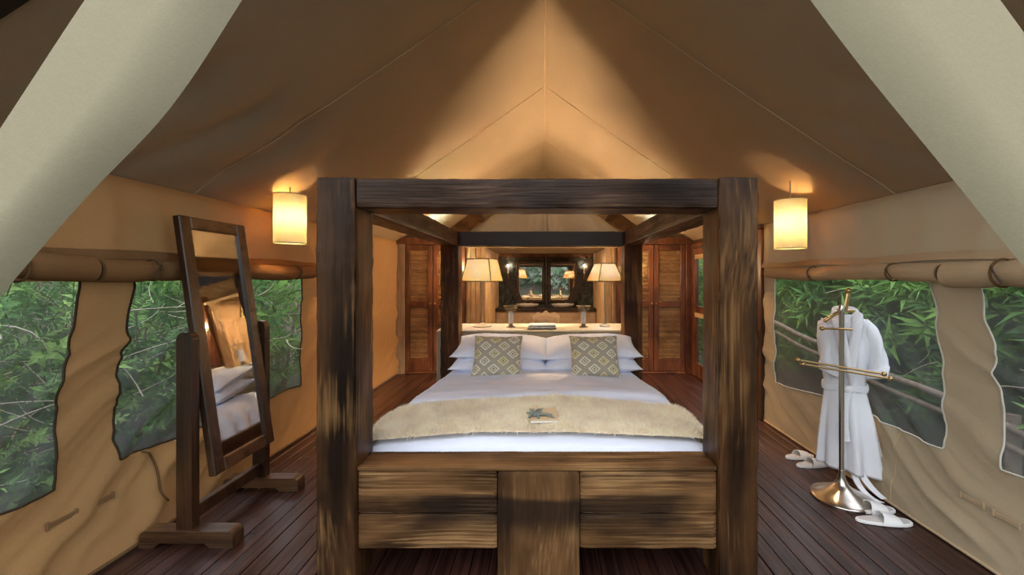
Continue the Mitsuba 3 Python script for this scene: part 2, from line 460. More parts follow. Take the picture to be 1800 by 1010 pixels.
def canvas_wall(name, side, wins, sill, yend, label):
    e = lambda v: 1.18
    pieces = [wall_band(1.18, yend, HEAD, EAVE + 0.006, side, 150, 18), wall_band(1.18, yend, 0.0, sill, side, 170, 26)]
    left = [e] + [w[1] for w in wins]
    right = [w[0] for w in wins] + [lambda v: yend]
    for a, b in zip(left, right):
        w = max(8, int((b(0.5) - a(0.5)) * 40))
        pieces.append(wall_band(a, b, sill, HEAD, side, w, 50))
    return struct(name, cat(pieces), 'canvas_wall_glow_tint' if side < 0 else 'canvas_wall', label, smooth=True)


WL = canvas_wall('wall_left', -1, LW, sill_l, 6.36, 'canvas side wall left of the bed, warm glow put into its amber colour')
WR = canvas_wall('wall_right', 1, RW, sill_r, 4.30, 'tan canvas side wall right of the bed')
nwin = 0
for side, wins, sill, trim in ((-1, LW, sill_l, 'trim_dark'), (1, RW, sill_r, 'trim_pale')):
    for a, b in wins:
        nwin += 1
        def fn(u, v, a=a, b=b, side=side, sill=sill):
            y = (a(v) - 0.02) + (b(v) - a(v) + 0.04) * u
            z0 = sill(y) - 0.02
            z = z0 + (HEAD + 0.03 - z0) * v
            return wall_x(y, z, side) + side * 0.006, y, z
        w = struct(f'window_{nwin}', grid(40, 30, fn, flip=side > 0), 'insect_mesh', 'grey insect mesh window in the canvas wall', smooth=True)
        v = np.linspace(0, 1, 60)
        for g in (a, b):
            y = g(v); z = sill(y) + (HEAD - sill(y)) * v
            part(w, 'edging', tube(np.stack([wall_x(y, z, side) - side * 0.003, y, z], 1), 0.0055, 6), trim, smooth=True)
        y = np.linspace(float(a(0.0)), float(b(0.0)), 60); z = sill(y)
        part(w, 'edging', tube(np.stack([wall_x(y, z, side) - side * 0.003, y, z], 1), 0.0055, 6), trim, smooth=True)
# strip of canvas along the foot of the walls, stitched strap loops, seams
for side, W, spots in ((-1, WL, ((120, 912, 1.93), (188, 880, 2.13))), (1, WR, ((1703, 878, 2.20), (1762, 912, 2.04)))):
    yy = np.linspace(1.18, 6.34 if side < 0 else 4.28, 100)
    part(W, 'hem', tube(np.stack([wall_x(yy, 0 * yy + 0.012, side) - side * 0.004, yy, 0 * yy + 0.012], 1), 0.010, 8), 'strap_brown' if side < 0 else 'canvas_seam', smooth=True)
    for px, py, _ in spots:
        y = WX * F / abs(px - CX); z = CH - (py - CY) / F * y
        xx = float(wall_x(y, z, side))
        m = [box(-0.004, 0.004, -0.055, 0.055, -0.013, 0.013, 0.003), box(-0.006, 0.006, -0.066, -0.052, -0.02, 0.02, 0.003), box(-0.006, 0.006, 0.052, 0.066, -0.02, 0.02, 0.003)]
        for q in m: part(W, 'strap_loop', xf(q, None, (xx - side * 0.008, y, z)), 'canvas_roll_shaded' if side < 0 else 'canvas_roll')
    for ys in ((2.62, 4.4) if side < 0 else (2.73,)):
        zz = np.linspace(0.02, float(sill_l(ys)) - 0.01, 20); y_ = ys + 0 * zz
        part(W, 'seam', tube(np.stack([wall_x(y_, zz, side) - side * 0.001, y_, zz], 1), 0.004, 6), 'canvas_seam', smooth=True)
# valance strip that hides the head of the windows
for side, W, yend in ((-1, WL, 4.06), (1, WR, 4.28)):
    def fn(u, v, side=side, yend=yend):
        y = 1.2 + (yend - 1.2) * u
        z = 1.70 - 0.05 * v + 0.006 * np.sin(y * 6)
        return wall_x(y, z, side) - side * (0.012 + 0.022 * v), y, z
    part(W, 'valance', thick(120, 5, fn, 0.004), 'canvas_roll_shaded' if side < 0 else 'canvas_roll', smooth=40)

# ---- roof
SEAM_Y = (2.67, 4.55, 6.36, 8.2)


def roof_z(x, y):
    x, y = np.asarray(x, float), np.asarray(y, float)
    s = np.abs(x) / WX
    z = RIDGE - SL * np.abs(x)
    sag = -0.045 * np.sin(np.clip(s, 0, 1) * np.pi) * 0.8
    tent = 0
    for q in SEAM_Y: tent = tent + 0.014 * np.exp(-((y - q) / 0.16) ** 2)
    P = np.stack(np.broadcast_arrays(x, y, 0 * x), -1)
    n1 = meshkit.fbm(P * [1.4, 1.1, 1] + 3, 3, seed=21)
    edge_ = np.clip((s - 0.62) / 0.38, 0, 1)
    fold = edge_ * np.clip(1 - edge_, 0, 1) * 4 * np.where(x < 0, 0.055, 0.02) * (0.5 + 0.5 * np.sin(y * 17 + s * 9 + 9 * n1)) ** 3
    return z + sag + tent * np.sin(np.clip(s, 0.02, 1) * np.pi) + fold * np.exp(-((y - 2.5) / 0.7) ** 2) + 0.008 * (n1 - 0.5) * np.sin(s * np.pi)


def roof_half(sg):
    def fn(u, v):
        x = sg * (WX + 0.02) * u; y = Y0 + (Y1 + 0.05 - Y0) * v
        return x, y, roof_z(x, y)
    return grid(70, 180, fn, flip=sg > 0)


CE = struct('ceiling', cat([roof_half(-1), roof_half(1)]), 'canvas_roof', 'tan canvas tent roof', smooth=25)
for q in SEAM_Y:
    for sg in (-1, 1):
        xx = sg * np.linspace(0.0, WX, 60)
        part(CE, 'seam', tube(np.stack([xx, q + 0.02 + 0 * xx, roof_z(xx, q + 0 * xx) - 0.002], 1), 0.0045, 6), 'canvas_seam', smooth=True)
yy = np.linspace(Y0, Y1, 90)
part(CE, 'ridge_seam', tube(np.stack([0 * yy, yy, RIDGE - 0.004 + 0 * yy], 1), 0.009, 6), 'canvas_seam', smooth=True)
for sg in (-1, 1):
    part(CE, 'eave_seam', tube(np.stack([sg * (WX - 0.012) + 0 * yy, yy, EAVE - 0.006 + 0 * yy], 1), 0.008, 6), 'canvas_seam', smooth=True)


for sg, y_e in ((-1, 1.36), (1, 1.29)):
    part(CE, 'front_border', thick(30, 4, lambda u, v: (sg * (WX + 0.01) * u, Y0 - 0.01 + (y_e - Y0) * v, roof_z(sg * (WX + 0.01) * u, Y0 + (y_e - Y0) * v) - 0.02), 0.006), 'fly_dark', 'dark border along the front of the roof')


# ---- back gable of gathered canvas
def gable(u, v):
    x = (u * 2 - 1) * (WX + 0.05)
    top = RIDGE - SL * np.abs(x) + 0.02
    z = top * v
    ang = np.arctan2(x, RIDGE + 0.25 - z)
    return x, Y1 - 0.16 * (0.5 + 0.5 * np.cos(ang * 17 + 1.6 * np.sin(ang * 7))) ** 2 * np.clip((z - 1.2) / 0.6, 0, 1) * np.clip((RIDGE - z) / 1.6, 0, 1), z


struct('wall_back', grid(180, 40, gable), 'canvas_wall', 'gathered canvas gable at the back of the tent', smooth=True)
for side in (-1, 1):
    y_a = 6.36 if side < 0 else 6.36
    struct('wall_back_' + ('left' if side < 0 else 'right'), grid(20, 10, lambda u, v, s=side, a=y_a: (s * (WX - 0.01) + 0 * u, a + (Y1 - a) * u, EAVE * v), flip=side > 0), 'canvas_wall', 'canvas side wall behind the partition')

# ---- partition with wicker doors, at 6.4 m
PY = 6.40
PT = struct('wall_partition', None, None, 'timber partition behind the bed')
def pl(x0, x1, y0, y1, z0, z1, m, name, b=0.006, par=PT): return part(par, name, box(x0, x1, y0, y1, z0, z1, b), m)
pl(-2.37, -2.24, PY - 0.07, PY + 0.05, 0, 2.07, 'grey_wood', 'post')
pl(-1.35, -1.27, PY - 0.06, PY + 0.05, 0, 2.07, 'red_wood', 'post')
pl(1.15, 1.23, PY - 0.06, PY + 0.05, 0, 2.07, 'red_wood', 'post')
pl(2.25, 2.37, PY - 0.06, PY + 0.05, 0, 2.07, 'red_wood', 'post')
pl(-2.37, -1.27, PY - 0.09, PY + 0.06, 2.07, 2.17, 'red_wood', 'lintel')
pl(1.15, 2.37, PY - 0.09, PY + 0.06, 2.07, 2.17, 'red_wood', 'lintel')
pl(-2.24, -1.35, PY - 0.05, PY + 0.05, 0, 0.035, 'red_wood', 'threshold')
pl(1.23, 2.25, PY - 0.05, PY + 0.05, 0, 0.035, 'red_wood', 'threshold')
for x0, x1 in ((-1.27, -0.95), (0.97, 1.15)):
    n = round((x1 - x0) / 0.085)
    for k in range(n):
        a = x0 + (x1 - x0) * k / n; b = x0 + (x1 - x0) * (k + 1) / n
        pl(a + 0.002, b - 0.002, PY - 0.02 + float(rng.uniform(-0.004, 0.004)), PY + 0.03, 0, 2.03, 'plank_wood', 'plank', 0.004)


def wicker_mesh(x0, x1, y, z0, z1):
    ms = []
    stakes = np.arange(x0 + 0.02, x1, 0.045)
    for s in stakes: ms.append(tube([(s, y, z0), (s, y, z1)], 0.004, 5))
    rows = np.arange(z0 + 0.006, z1, 0.0135)
    xs = np.linspace(x0, x1, 3 * len(stakes) + 1)
    for i, z in enumerate(rows):
        w = 0.007 * np.sin((xs - stakes[0]) / 0.045 * np.pi + (np.pi / 2 if i % 2 else -np.pi / 2))
        ms.append(tube(np.stack([xs, y + w, z + 0.0025 * np.sin(xs * 40 + i)], 1), 0.0065, 5))
    return cat(ms)


WICK = {}
ndoor = 0
for x0, x1, knob in ((-2.235, -1.80, 1), (-1.79, -1.355, -1), (1.235, 1.735, 1), (1.745, 2.245, -1)):
    ndoor += 1
    D = struct(f'door_{ndoor}', None, None, 'wicker panelled wooden door leaf in the partition')
    st = 0.075
    for a, b in ((x0, x0 + st), (x1 - st, x1)): part(D, 'stile', box(a, b, PY - 0.03, PY + 0.015, 0.04, 2.06, 0.005), 'red_wood')
    for a, b in ((0.04, 0.24), (1.06, 1.16), (1.97, 2.06)): part(D, 'rail', box(x0 + st, x1 - st, PY - 0.028, PY + 0.013, a, b, 0.005), 'red_wood')
    for a, b in ((0.24, 1.06), (1.16, 1.97)): part(D, 'wicker_panel', wicker_mesh(x0 + st, x1 - st, PY - 0.004, a, b), 'wicker', 'woven wicker panel', 'stuff', smooth=True)
    kx = x1 - 0.03 if knob > 0 else x0 + 0.03
    m = trimesh.creation.icosphere(2, 0.016); m.apply_translation((kx, PY - 0.05, 1.12))
    part(D, 'knob', cat([m, tube([(kx, PY - 0.05, 1.12), (kx, PY - 0.03, 1.12)], 0.006)]), 'brass', smooth=True)

# ---- glazed timber side of the tent at the right, between the canvas and the partition
GW = struct('wall_right_timber', None, None, 'timber framed glazed wall at the right rear')
gx0, gx1 = 2.33, 2.39
pl(gx0, gx1, 4.29, 4.38, 0, 2.07, 'frame_wood', 'post', par=GW)
pl(gx0, gx1, 5.18, 5.26, 0, 2.07, 'red_wood', 'post', par=GW)
pl(gx0, gx1, 6.24, 6.335, 0, 2.07, 'red_wood', 'post', par=GW)
pl(gx0 - 0.01, gx1, 4.38, 6.335, 2.0, 2.07, 'red_wood', 'head', par=GW)
pl(gx0 - 0.015, gx1 + 0.01, 4.29, 6.40, 2.071, 2.115, 'frame_wood', 'wall_plate', par=GW)
for a, b in ((4.38, 5.18), (5.26, 6.24)):
    ndoor += 1
    D = struct(f'door_{ndoor}', None, None, 'glazed timber door leaf in the right rear wall')
    for q, r in ((a, a + 0.08), (b - 0.08, b)): part(D, 'stile', box(gx0 + 0.005, gx1 - 0.01, q, r, 0.01, 1.99, 0.004), 'red_wood')
    for q, r in ((0.01, 0.22), (1.0, 1.10), (1.89, 1.99)): part(D, 'rail', box(gx0 + 0.005, gx1 - 0.01, a + 0.08, b - 0.08, q, r, 0.004), 'red_wood')
    for q, r in ((0.22, 1.0), (1.10, 1.89)):
        part(D, 'pane', TM([(gx0 + 0.02, a + 0.08, q), (gx0 + 0.02, b - 0.08, q), (gx0 + 0.02, b - 0.08, r), (gx0 + 0.02, a + 0.08, r)], [(0, 2, 1), (0, 3, 2)]), 'thin_glass')
    for q in (0.93, 1.82):
        part(D, 'blind_slat', box(gx0 - 0.012, gx0 + 0.004, a + 0.07, b - 0.07, q, q + 0.07, 0.004), 'bamboo', 'pale rolled blind')

# ---- the wash alcove behind the partition
AL = struct('wall_alcove_back', None, None, 'mottled dark green back wall of the wash alcove')
ALS = {-1: struct('wall_alcove_left', None, None, 'plank side wall of the wash alcove'), 1: struct('wall_alcove_right', None, None, 'plank side wall of the wash alcove')}
ALC = struct('ceiling_alcove', None, None, 'flat canvas ceiling of the wash alcove')
part(AL, 'back_panel', box(-1.02, 1.06, 8.46, 8.52, 0, 2.04, 0.003), 'slate_green', 'mottled dark green back panel')
for sx, x0 in ((-1, -1.02), (1, 1.02)):
    n = 22
    for k in range(n):
        a = PY + 0.05 + (8.46 - PY - 0.05) * k / n; b = PY + 0.05 + (8.46 - PY - 0.05) * (k + 1) / n
        part(ALS[sx], 'plank', box(x0, x0 + 0.04, a + 0.002, b - 0.002, 0, 2.03, 0.004), 'plank_wood')
part(ALC, 'sheet', box(-1.30, 1.26, PY - 0.06, 8.5, 2.035, 2.05, 0.002), 'canvas_roof', 'flat canvas ceiling')
part(ALC, 'fascia', box(-1.27, 1.15, PY - 0.075, PY - 0.062, 2.01, 2.06, 0.003), 'headboard_top', 'pale fascia board')
part(AL, 'cornice', box(-1.02, 1.06, 8.40, 8.46, 1.96, 2.035, 0.008), 'red_wood', 'brown cornice')
for sx in (-1, 1):
    a, b = (np.array([sx * 0.98, 8.40, 1.94]), np.array([sx * 0.50, 8.40, 0.95]))
    d = (b - a) / np.linalg.norm(b - a); n = np.cross(d, [0, 1.0, 0]); q = 0.075
    ring = lambda c: [c + n * q + [0, 0.04, 0], c - n * q + [0, 0.04, 0], c - n * q - [0, 0.04, 0], c + n * q - [0, 0.04, 0]]
    part(AL, 'brace', loft([ring(a), ring(b)]), 'dark_timber', 'dark slanting brace')

# ---- the ground outside
def ground(u, v):
    x = -30 + 60 * u; y = -30 + 60 * v
    bank = 0.50 * np.clip(np.abs(x) - 3.2, 0, 8) * np.clip((y + 6) / 5, 0.0, 1) + 0.33 * np.clip(-y - 6, 0, 16)
    P = np.stack(np.broadcast_arrays(x, y, 0 * x), -1)
    rough = 0.35 * (meshkit.fbm(P * 0.9, 3, seed=4) - 0.5) * np.clip((np.maximum(np.abs(x) - 2.7, np.abs(y - 4) - 6)) / 0.8, 0, 1)
    return x, y, -0.45 + bank + rough


struct('ground', grid(160, 160, ground), 'soil', 'brown soil bank around the tent', smooth=True)


def ground_z(x, y):
    return float(ground(np.array([(x + 30) / 60.0]), np.array([(y + 30) / 60.0]))[2][0])


# ================================================================== FRONT FLAPS
def flap_mesh(inner, outer, curl):
    """Inner and outer edge lines (top to bottom) of a tied-back flap; the inner edge rolls away from the viewer."""
    I, O = spline(inner, 60), spline(outer, 60)
    def fn(u, v):
        k = np.clip((v * 59).astype(int), 0, 59)
        a, b = I[k], O[k]
        s = u
        p = a + (b - a) * s[..., None]
        c = np.clip(1 - s / curl, 0, 1)
        push = 0.05 * c ** 2
        bulge = 0.0
        p = p.copy(); p[..., 1] += push + bulge + 0.002 * np.sin(s * 4 + v * 4)
        return p[..., 0], p[..., 1], p[..., 2]
    return thick(40, 60, fn, 0.006)


YF = 0.95
YI = YF + 0.05
li = [at(px, py, YI) - [0, 0.05, 0] for px, py in ((720, -500), (560, -200), (424, 0), (277, 215), (186, 310), (0, 522), (-190, 730))]
lo_ = [at(480, -500, YF), at(285, -190, YF), at(150, 0, YF), at(75, 112, YF), at(0, 225, YF), at(-120, 400, YF), at(-300, 660, YF)]
ri = [at(px, py, YI) - [0, 0.05, 0] for px, py in ((1100, -500), (1285, -190), (1425, 0), (1510, 112), (1637, 268), (1800, 470), (1980, 690))]
ro = [at(1420, -500, YF), at(1625, -190, YF), at(1750, 0, YF), at(1800, 68, YF), at(1880, 190, YF), at(1990, 360, YF), at(2120, 560, YF)]
solo('canvas_flap', 'pale grey-beige canvas entrance flap tied back across the upper left corner', 'tent flap', flap_mesh(li, lo_, 0.42), 'flap_cloth', smooth=50)
solo('canvas_flap', 'pale grey-beige canvas entrance flap tied back across the upper right corner', 'tent flap', flap_mesh(ri, ro, 0.42), 'flap_cloth', smooth=50)

# ================================================================== FOUR-POSTER BED
BX0, BX1, BY0, BY1 = -1.138, 1.062, 1.967, 4.313
BED = thing('four_poster_bed', 'massive dark rough-hewn timber four-poster bed in the middle of the tent', 'bed')
BT = CH + 0.489
pw, pd = 0.203, 0.218
i = 0
for y0 in (BY0, BY1):
    for x0, x1 in ((BX0, BX0 + pw), (BX1 - 0.205, BX1)):
        i += 1
        part(BED, 'post', hewn(x0, x1, y0, y0 + pd, 0, BT, 2, i, 0.006, 0.020), 'bed_wood_upright', smooth=35)
part(BED, 'canopy_beam', hewn(BX0 + pw, BX1 - 0.205, BY0 + 0.004, BY0 + pd, BT - 0.155, BT - 0.002, 0, 11, 0.004, 0.012), 'bed_wood_cross', smooth=35)
part(BED, 'canopy_beam', hewn(BX0 + pw, BX1 - 0.205, BY1 + 0.004, BY1 + pd, BT - 0.163, BT - 0.002, 0, 12, 0.003, 0.006), 'dark_timber', smooth=35)
for x0, x1 in ((BX0 + 0.01, BX0 + pw - 0.01), (BX1 - 0.195, BX1 - 0.01)):
    part(BED, 'canopy_beam', hewn(x0, x1, BY0 + pd, BY1, BT - 0.155, BT - 0.004, 1, 13 + int(x0 > 0), 0.003, 0.008), 'bed_wood_side', smooth=35)
# footboard: cap, two panels of two boards each, a centre leg
fx0, fx1 = BX0 + pw, BX1 - 0.205
FB = part(BED, 'footboard', hewn(fx0, fx1, BY0 + 0.012, BY0 + 0.19, 0.590, 0.613, 0, 21, 0.004, 0.010), 'bed_wood_foot', smooth=35)
cx0, cx1 = (873 - CX) / 356, (1020 - CX) / 356
s = 30
for a, b in ((fx0, cx0), (cx1, fx1)):
    for z0, z1 in ((0.198, 0.3735), (0.374, 0.588)):
        s += 1
        part(FB, 'board', hewn(a + 0.001, b - 0.001, BY0 + 0.02, BY0 + 0.10, z0, z1, 0, s, 0.003, 0.008), 'bed_wood_foot', smooth=35)
part(BED, 'centre_leg', hewn(cx0, cx1, BY0 + 0.008, BY0 + 0.12, 0, 0.588, 2, 41, 0.004, 0.008), 'bed_wood_leg', smooth=35)
for x0, x1 in ((BX0 + 0.03, BX0 + 0.13), (BX1 - 0.13, BX1 - 0.03)):
    part(BED, 'side_rail', hewn(x0, x1, BY0 + pd, BY1, 0.14, 0.36, 1, 43 + int(x0 > 0), 0.003, 0.006, 0.04), 'bed_wood_side', smooth=35)
part(BED, 'platform', box(BX0 + 0.13, BX1 - 0.13, BY0 + 0.13, BY1 + 0.15, 0.24, 0.33), 'dark_timber')

# ---- mattress and bedding
MX, MW, MY0, MY1, MT = -0.038, 1.055, 2.205, 4.295, 0.615


def bed_section(s, w, top, bottom, r):
    """Half-perimeter s in [-1, 1] -> x offset, z: a rounded top between two hanging sides."""
    h = top - bottom - r
    flat = w - r
    arc = math.pi / 2 * r
    tot = flat + arc + h
    d = np.abs(s) * tot
    x = np.where(d < flat, d, np.where(d < flat + arc, flat + r * np.sin(np.clip((d - flat) / r, 0, math.pi / 2)), w))
    z = np.where(d < flat, top, np.where(d < flat + arc, top - r + r * np.cos(np.clip((d - flat) / r, 0, math.pi / 2)), top - r - (d - flat - arc)))
    return np.sign(s) * x, z


def bed_top(x, y):
    """Slight crown and wrinkles of the bedding."""
    P = np.stack(np.broadcast_arrays(x, y, 0 * x), -1)
    return 0.035 * (1 - (x / 1.05) ** 2) + 0.026 * (meshkit.fbm(P * [1.8, 7, 1] + 4, 3, seed=31) - 0.5) + 0.028 * (meshkit.fbm(P * [1.5, 2.5, 1], 2, seed=33) - 0.5)


solo('mattress', 'thick mattress on the bed platform, under the white duvet', 'mattress', box(MX - 0.93, MX + 0.93, MY0 + 0.03, MY1 - 0.01, 0.335, 0.53, 0.04), 'linen_white')


def duvet(u, v):
    s = u * 2 - 1
    y = MY0 + (MY1 - MY0) * v
    e = np.clip((y - MY0) / 0.10, 0, 1)
    drop = 0.07 * (1 - np.sqrt(1 - (1 - e) ** 2))
    x, z = bed_section(s, MW - 0.02 * (1 - e) - 0.13 * np.clip((y - 3.2) / 1.0, 0, 1), MT - 0.02, 0.34, 0.16)
    hang = np.clip((0.56 - z) / 0.2, 0, 1)
    fold = 0.018 * hang * np.sin(y * 23 + 2 * np.sin(y * 5))
    step = 0.035 / (1 + np.exp(-(y - 3.02 - 0.05 * np.sin(x * 2)) * 70))
    return MX + x + np.sign(s) * fold, y, z - drop + (bed_top(x, y) + step) * (1 - hang)


solo('duvet', 'white duvet spread over the bed and hanging at its sides', 'duvet', thick(150, 120, duvet, 0.012), 'linen_white', smooth=60)


def throw(u, v):
    s = (u * 2 - 1) * 0.98
    x, z = bed_section(s, MW + 0.02, MT + 0.008, 0.36, 0.17)
    wob = 0.03 * np.sin(x * 3.1 + 1) + 0.015 * np.sin(x * 9)
    yb = 2.275 + 0.4 * wob; yt = 2.88 + wob - 0.10 * (np.abs(x) / 1.05) ** 2
    y = yb + (yt - yb) * v
    P = np.stack(np.broadcast_arrays(x, y, z), -1)
    lump = 0.040 * (meshkit.fbm(P * [9, 15, 3], 3, seed=40) - 0.4)
    rim = np.clip(np.minimum(v, 1 - v) / 0.12, 0, 1) ** 0.5
    hang = np.clip((0.56 - z) / 0.2, 0, 1)
    e = np.clip((y - MY0) / 0.10, 0, 1)
    return MX + x + np.sign(s) * 0.03 * hang, y, z + bed_top(x, y) * (1 - hang) + (0.018 + lump) * rim + 0.006


TH = thing('fur_throw', 'cream fluffy fur throw laid across the foot of the bed', 'throw')
tm = grid(220, 60, throw)
part(TH, 'hide', tm, 'fur_base', smooth=True)
vn = meshkit.arrays(tm, True)[2]
tri = tm.triangles; area = tm.area_faces
NF = 90000
fi = rng.choice(len(area), NF, p=area / area.sum())
r1, r2 = rng.random(NF), rng.random(NF); r1s = np.sqrt(r1)
bw = np.stack([1 - r1s, r1s * (1 - r2), r1s * r2], 1)
base = (tri[fi] * bw[..., None]).sum(1); nn = (vn[tm.faces[fi]] * bw[..., None]).sum(1)
lean = rng.normal(0, 0.75, (NF, 3)) + (meshkit.noise(base * 9)[:, None] - 0.5) * [1.5, -1.0, 0] + [0, -0.35, 0]
dirs = nn + lean; dirs /= np.linalg.norm(dirs, axis=1, keepdims=True)
L = rng.uniform(0.014, 0.034, NF)[:, None]
side_ = np.cross(dirs, rng.normal(size=(NF, 3))); side_ /= np.linalg.norm(side_, axis=1, keepdims=True)
tip = base + dirs * L; tip[:, 2] -= 0.002
V = np.stack([base - side_ * 0.0020, base + side_ * 0.0020, tip], 1).reshape(-1, 3)
tone = (0.74 + 0.38 * rng.random(NF)) * (0.80 + 0.30 * meshkit.noise(base * 14))
fc = np.repeat(np.array([1.0, 0.885, 0.69]) * tone[:, None], 3, 0).clip(0, 0.95)
part(TH, 'pile', TM(V, np.arange(NF * 3).reshape(-1, 3)), 'fur', None, 'stuff', color=fc)


def pillow_mesh(w, d, h, seed, pinch=0.07, nu=41):
    u, v = np.meshgrid(np.linspace(-1, 1, nu), np.linspace(-1, 1, nu), indexing='ij')
    X = w / 2 * u * (1 - pinch * (1 - v ** 2) * np.abs(u)); Yv = d / 2 * v * (1 - pinch * (1 - u ** 2) * np.abs(v))
    P = np.stack([u * 1.6, v * 1.6, 0 * u], -1)
    prof = np.clip((1 - np.abs(u) ** 3.2) * (1 - np.abs(v) ** 3.2), 0, 1) ** 0.62
    wr = 1 + 0.16 * (meshkit.fbm(P + seed * 5.3, 3, seed=seed) - 0.5) + 0.10 * (meshkit.fbm(P * 3 + seed, 2, seed=seed + 3) - 0.5)
    Z = h / 2 * prof * wr
    top = np.stack([X, Yv, Z], -1).reshape(-1, 3); bot = np.stack([X, Yv, -Z * 0.9 - 0.001], -1).reshape(-1, 3)
    i, j = np.meshgrid(np.arange(nu - 1), np.arange(nu - 1), indexing='ij')
    a = (i * nu + j).ravel(); b = ((i + 1) * nu + j).ravel(); c = b + 1; e = a + 1
    f = np.vstack([np.stack([a, b, c], 1), np.stack([a, c, e], 1)])
    uv = np.stack([(u.ravel() + 1) / 2, (v.ravel() + 1) / 2], 1)
    return TM(np.vstack([top, bot]), np.vstack([f, f[:, ::-1] + nu * nu])), np.vstack([uv, uv])


def pillow_at(c, w, d, h, tilt, roll, seed, name, label, catg, group, m='linen_white', yaw=0.0):
    mesh, uv = pillow_mesh(w, d, h, seed)
    R = Rot.from_euler('xyz', [tilt, roll, yaw], degrees=True).as_matrix()
    return solo(name, label, catg, xf(mesh, R, c), m, group, smooth=True, uv=uv)


PZ = MT + 0.035
for sx, word in ((-1, 'left'), (1, 'right')):
    cx = -0.445 if sx < 0 else 0.45
    pillow_at((cx, 4.02, PZ + 0.075), 0.95, 0.56, 0.19, 9, 0, 3 + sx, 'pillow', f'plump white pillow lying flat, lower of the two in the {word} stack', 'pillow', 'white pillows')
    pillow_at((cx + 0.01, 4.07, PZ + 0.185), 0.96, 0.56, 0.19, 12, -1.5 * sx, 8 + sx, 'pillow', f'plump white pillow with pointed corners on top of the {word} stack', 'pillow', 'white pillows')
    pillow_at(((-0.445, 3.72, PZ + 0.165) if sx < 0 else (0.462, 3.72, PZ + 0.165)), 0.46, 0.40, 0.15, 62, 0, 13 + sx, 'cushion', f'square taupe cushion with cream diamond pattern leaning on the {word} pillows', 'cushion', None, 'cushion_weave', 2 * sx)

# ---- card with dried sprig on the throw
CD = thing('gift_card', 'small kraft card with a grey ribbon and dried sprig on the fur throw', 'card')
cc = np.array([-0.010, 2.42, 0.722])
Rc = Rot.from_euler('xyz', [14, 0, 4], degrees=True).as_matrix()
part(CD, 'card', xf(box(-0.085, 0.085, -0.065, 0.065, -0.004, 0.004, 0.002), Rc, cc), 'card_kraft')
part(CD, 'inner_sheet', xf(box(-0.08, 0.09, -0.075, -0.02, -0.010, -0.005, 0.001), Rc, cc), 'white_paper')
for (a, b, r) in (((-0.10, 0.0), (0.06, -0.055), 0.006), ((-0.09, -0.05), (-0.02, 0.035), 0.008), ((-0.035, -0.06), (-0.02, 0.03), 0.006), ((-0.06, -0.03), (0.05, -0.035), 0.010)):
    pts = spline([(a[0], a[1], 0.012), ((a[0] + b[0]) / 2, (a[1] + b[1]) / 2, 0.022), (b[0], b[1], 0.012)], 14)
    part(CD, 'ribbon', xf(tube(pts, np.linspace(r, r * 0.6, 14), 6), Rc, cc), 'dried_leaf', smooth=True)
lv = []
for k in range(9):
    a = rng.uniform(0, 6.28); l = rng.uniform(0.02, 0.04)
    o = np.array([-0.06 + rng.uniform(-0.03, 0.06), -0.01 + rng.uniform(-0.03, 0.03), 0.02])
    t_ = o + [l * math.cos(a), l * math.sin(a), 0.01]
    n_ = np.array([-math.sin(a), math.cos(a), 0]) * 0.007
    lv.append(TM([o, (o + t_) / 2 + n_, t_, (o + t_) / 2 - n_], [(0, 1, 2), (0, 2, 3)]))
part(CD, 'sprig', xf(cat(lv), Rc, cc), 'dried_leaf', 'dried leafy sprig')

# ================================================================== HEADBOARD COUNTER AND WHAT STANDS ON IT
HZ = 0.943
HB = thing('headboard', 'grey-beige upholstered headboard with a deep cream shelf behind the pillows', 'headboard')
part(HB, 'body', box(-1.24, 1.11, 4.545, 5.18, 0, HZ - 0.022, 0.012), 'headboard_cloth')
part(HB, 'shelf_top', box(-1.24, 1.11, 4.54, 5.20, HZ - 0.022, HZ, 0.006), 'headboard_top', 'cream shelf top')


